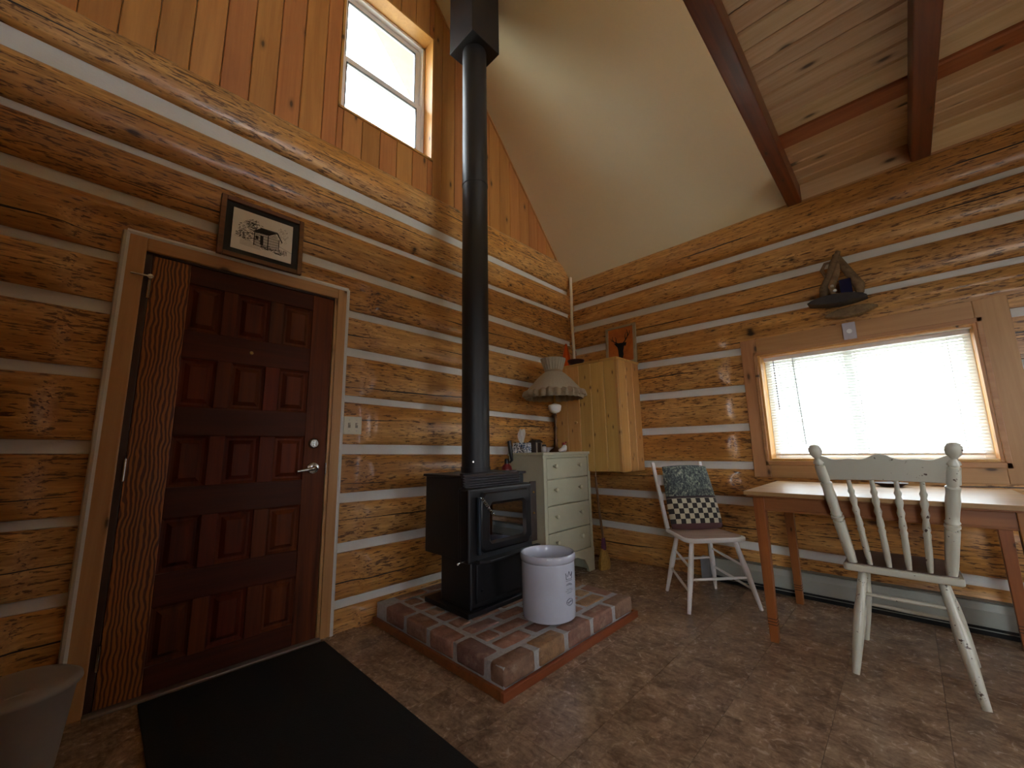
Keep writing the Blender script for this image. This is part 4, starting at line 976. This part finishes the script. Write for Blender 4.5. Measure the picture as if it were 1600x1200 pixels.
# --- baseboard heater
bh = thing('baseboard_heater', 'long grey green baseboard heater along the floor under the window', 'heater', (3.53, -.3, 0))
part(bh, 'heater_body', MB().prism([(3.575, .028), (3.515, .028), (3.508, .135), (3.522, .172), (3.575, .178)], -1.9, 1.25, 1), HEATP, bev=.003)
part(bh, 'top_grille', MB().box(3.520, 3.575, -1.88, 1.24, .176, .182), plain('heater_grille', '6f736a', .5), bev=.001)
part(bh, 'outlet_slot', MB().box(3.5035, 3.512, -1.88, 1.24, .038, .050), DARK)
part(bh, 'end_cap', MB().box(3.500, 3.575, 1.245, 1.318, .008, .172), plain('heater_end_cap', '8b9296', .45), bev=.004)
part(bh, 'foot', MB().box(3.53, 3.57, -1.85, 1.30, 0, .03), DARK)  # black, like the slot strip: paints the shade in the heater's bottom gap
# --- driftwood piece above the window
dw = thing('driftwood_sculpture', 'driftwood arch with blue glass on a dark boat shaped board above window', 'sculpture', (3.545, .17, 1.93))
def lens(cy, cz, hl, hh, x0, x1, tilt=0.0, up=.5):
    pts = []
    for k in range(13): t = -1+k/6; pts.append((t*hl, hh*(1-up)*-(1-t*t)))
    for k in range(1, 12): t = 1-k/6; pts.append((t*hl, hh*up*(1-t*t)**.7))
    c, s = math.cos(tilt), math.sin(tilt)
    return MB().prism([(cy+u*c-v*s, cz+u*s+v*c) for u, v in pts], x0, x1, 0)
part(dw, 'lower_board', lens(.166, 1.966, .145, .068, 3.535, 3.60, -.05, .5), DRIFT, bev=.004)
part(dw, 'boat_board', lens(.228, 2.048, .165, .070, 3.46, 3.60, .06, .6), SLATE, bev=.006)
part(dw, 'branch', MB().tube([(3.53, .300, 2.075), (3.53, .288, 2.16), (3.535, .248, 2.24), (3.54, .215, 2.33), (3.545, .180, 2.415)], [.024, .028, .024, .027, .016], 10), DRIFT, smooth=True)
part(dw, 'branch', MB().tube([(3.53, .10, 2.075), (3.525, .098, 2.13), (3.53, .125, 2.20), (3.54, .16, 2.29), (3.545, .200, 2.40)], [.022, .032, .027, .025, .018], 10), DRIFT, smooth=True)
part(dw, 'branch', MB().tube([(3.52, .235, 2.085), (3.52, .245, 2.16), (3.53, .21, 2.25), (3.54, .185, 2.34)], [.014, .022, .022, .014], 10), DRIFT, smooth=True)
part(dw, 'branch', MB().tube([(3.535, .265, 2.24), (3.53, .285, 2.30), (3.535, .262, 2.345), (3.54, .225, 2.35)], [.011, .012, .010, .008], 8), DRIFT, smooth=True)
gb = part(dw, 'blue_glass', MB().box(3.495, 3.535, .135, .200, 2.072, 2.19), BLUEG, bev=.006); gb['label'] = 'dark blue glass block'
for k in range(3): part(dw, 'shell', MB().lathe((3.50, .215+.012*k, 2.078+.035*k), [(.004, 0), (.012, .006), (.010, .016), (.002, .022)], 10), MILK, smooth=True)
# --- small fittings
th = thing('thermostat', 'small lilac grey thermostat box on the window head casing', 'thermostat', (3.598, .19, 1.838))
link('body', MB().box(-.016, 0, -.036, .036, -.06, .06), GREYP, th, bev=.004)
link('dial', MB().tube([(-.016, 0, -.004), (-.024, 0, -.004)], [.017, .015], 20), VINYL, th, smooth=True)
lsw = thing('light_switch', 'double ivory switch plate on the logs right of the door', 'switch', (1.128, 2.554, 1.232))
link('plate', MB().box(-.059, .059, -.007, .004, -.057, .057), IVORY, lsw, bev=.003)
for x in (-.024, .024):
    rk = link('toggle_slot', MB().box(x-.008, x+.008, -.009, -.006, -.016, .016), plain('switch_slot', '8f8b78', .5) if x < 0 else bpy.data.materials['switch_slot'], lsw)
    link('toggle', MB().bar((x, -.008, .002), (x, -.021, .010), .009, .008), IVORY, rk, bev=.002)
    for z in (-.035, .035): link('screw', MB().tube([(x, -.006, z), (x, -.0085, z)], .003, 8), GREYP, lsw)
# --- framed drawing standing on the door head casing
fp = thing('framed_drawing', 'walnut framed ink drawing of a log cabin hung just above the door casing', 'picture', (.535, 2.524, 2.130))
FW2, FH2 = .212, .355
for a, b, c, d in ((-FW2, -FW2+.026, 0, FH2), (FW2-.026, FW2, 0, FH2), (-FW2+.026, FW2-.026, 0, .026), (-FW2+.026, FW2-.026, FH2-.026, FH2)): link('frame_bar', MB().box(a, b, -.022, 0, c, d), FRAMEW, fp, bev=.003)
link('mat_board', MB().box(-FW2+.02, FW2-.02, -.010, -.004, .02, FH2-.02), MATBOARD, fp)
PW, PH = .152, .122
pa = link('paper', MB().box(-PW, PW, -.0125, -.010, FH2/2-PH, FH2/2+PH), PAPER, fp)
ink = MB(); rr = random.Random(3); cz = FH2/2
def st_(u0, v0, u1, v1, w=.0012):
    u0, v0, u1, v1, w = u0*1.12, v0*1.12, u1*1.12, v1*1.12, w*1.45
    L = math.hypot(u1-u0, v1-v0) or 1e-6; nx, ny = -(v1-v0)/L*w/2, (u1-u0)/L*w/2
    ink.add([(u0+nx, -.0129, cz+v0+ny), (u0-nx, -.0129, cz+v0-ny), (u1-nx, -.0129, cz+v1-ny), (u1+nx, -.0129, cz+v1+ny)], [(0, 1, 2, 3)])
def poly_(p): ink.add([(u*1.12, -.0129, cz+v*1.12) for u, v in p], [tuple(range(len(p)))])
for cx, cv, rx, rv, n in ((-.072, .005, .042, .055, 190), (-.045, .045, .035, .028, 90), (.085, .028, .028, .045, 60), (-.09, -.025, .035, .018, 60)):
    for _ in range(n):
        a = rr.uniform(0, 2*PI); q = math.sqrt(rr.random()); u = cx+rx*q*math.cos(a); v = cv+rv*q*math.sin(a); b = rr.uniform(-.6, .6)+(0 if cx < 0 else 1.2); L = rr.uniform(.004, .011)
        st_(u, v, u+L*math.cos(b), v+L*math.sin(b), rr.uniform(.0008, .0022) if cx < 0 else .0007)
for k in range(16):                                   # shingle strokes of the roof
    t = k/15; st_(-.045+.075*t*.9, .012+.002*t, -.012+.075*t, .040, .0026)
st_(-.048, .010, .024, .014, .003); st_(-.014, .041, .062, .043, .003)
for k in range(10): st_(-.040, .006-k*.0072, .022, .008-k*.0082, .0030 if k % 2 else .0018)   # logs of the front wall
for k in range(10): st_(.022, .008-k*.0082, .072-.0005*k, .006-k*.0068, .0028 if k % 2 else .0016)   # logs of the gable wall
for k in range(5): st_(.030+k*.0065, .012+k*.005, .066-k*.003, .012+k*.0055, .0016)
st_(.060, .044, .088, -.006, .0045); st_(.058, .040, .022, .012, .003)
poly_([(-.014, .0), (.000, .001), (.001, -.052), (-.013, -.050)]); poly_([(-.034, -.010), (-.022, -.010), (-.022, -.028), (-.034, -.027)])
st_(-.040, .008, -.040, -.064, .003); st_(.022, .010, .022, -.072, .0035); st_(.073, .006, .072, -.058, .003)
for _ in range(110):
    u = rr.uniform(-.02, .10); v = -.062+rr.gauss(0, .007)-.12*(u-.04)*.3; st_(u, v, u+rr.uniform(.002, .009), v+rr.uniform(-.004, .004), .0015)
for k in range(9): st_(.075+k*.0045, -.072, .076+k*.0048+rr.uniform(-.003, .003), -.045+rr.uniform(-.006, .004), .0013)
poly_([(.060, -.070), (.085, -.074), (.088, -.080), (.062, -.077)])
for k in range(5): st_(-.10, -.052-k*.006, -.03+k*.006, -.056-k*.006, .0008)
st_(-.125, -.04, -.05, -.05, .0008); st_(.07, -.03, .135, -.05, .001)
ik = link('ink_drawing', ink, INKB, pa, fix=False); ik['kind'] = 'stuff'
fp.rotation_euler = (math.radians(-2.0), 0, 0)
# --- door mat, bin
dm = link('door_mat', MB().box(.222, 1.000, 1.10, 2.500, 0, .010), RUBBER, None, bev=.004); tag(dm, 'flat black rubber door mat lying before the door', 'mat')
bn = thing('waste_bin', 'round pale plastic waste bin on the floor left of the door', 'bin', (-.115, 2.27, 0))
link('bin_body', MB().lathe((0, 0, 0), [(.108, 0), (.115, .004), (.143, .262), (.149, .272)], 40), BIN, bn, smooth=True, ang=50)
link('lid', MB().lathe((0, 0, .270), [(.153, 0), (.157, .006), (.155, .016), (.135, .028), (.08, .036), (.001, .038)], 40), BIN, bn, smooth=True, ang=50)
link('lid_handle', MB().bar((-.02, -.11, .296), (.045, -.095, .296), .014, .014), BIN, bn, bev=.003)
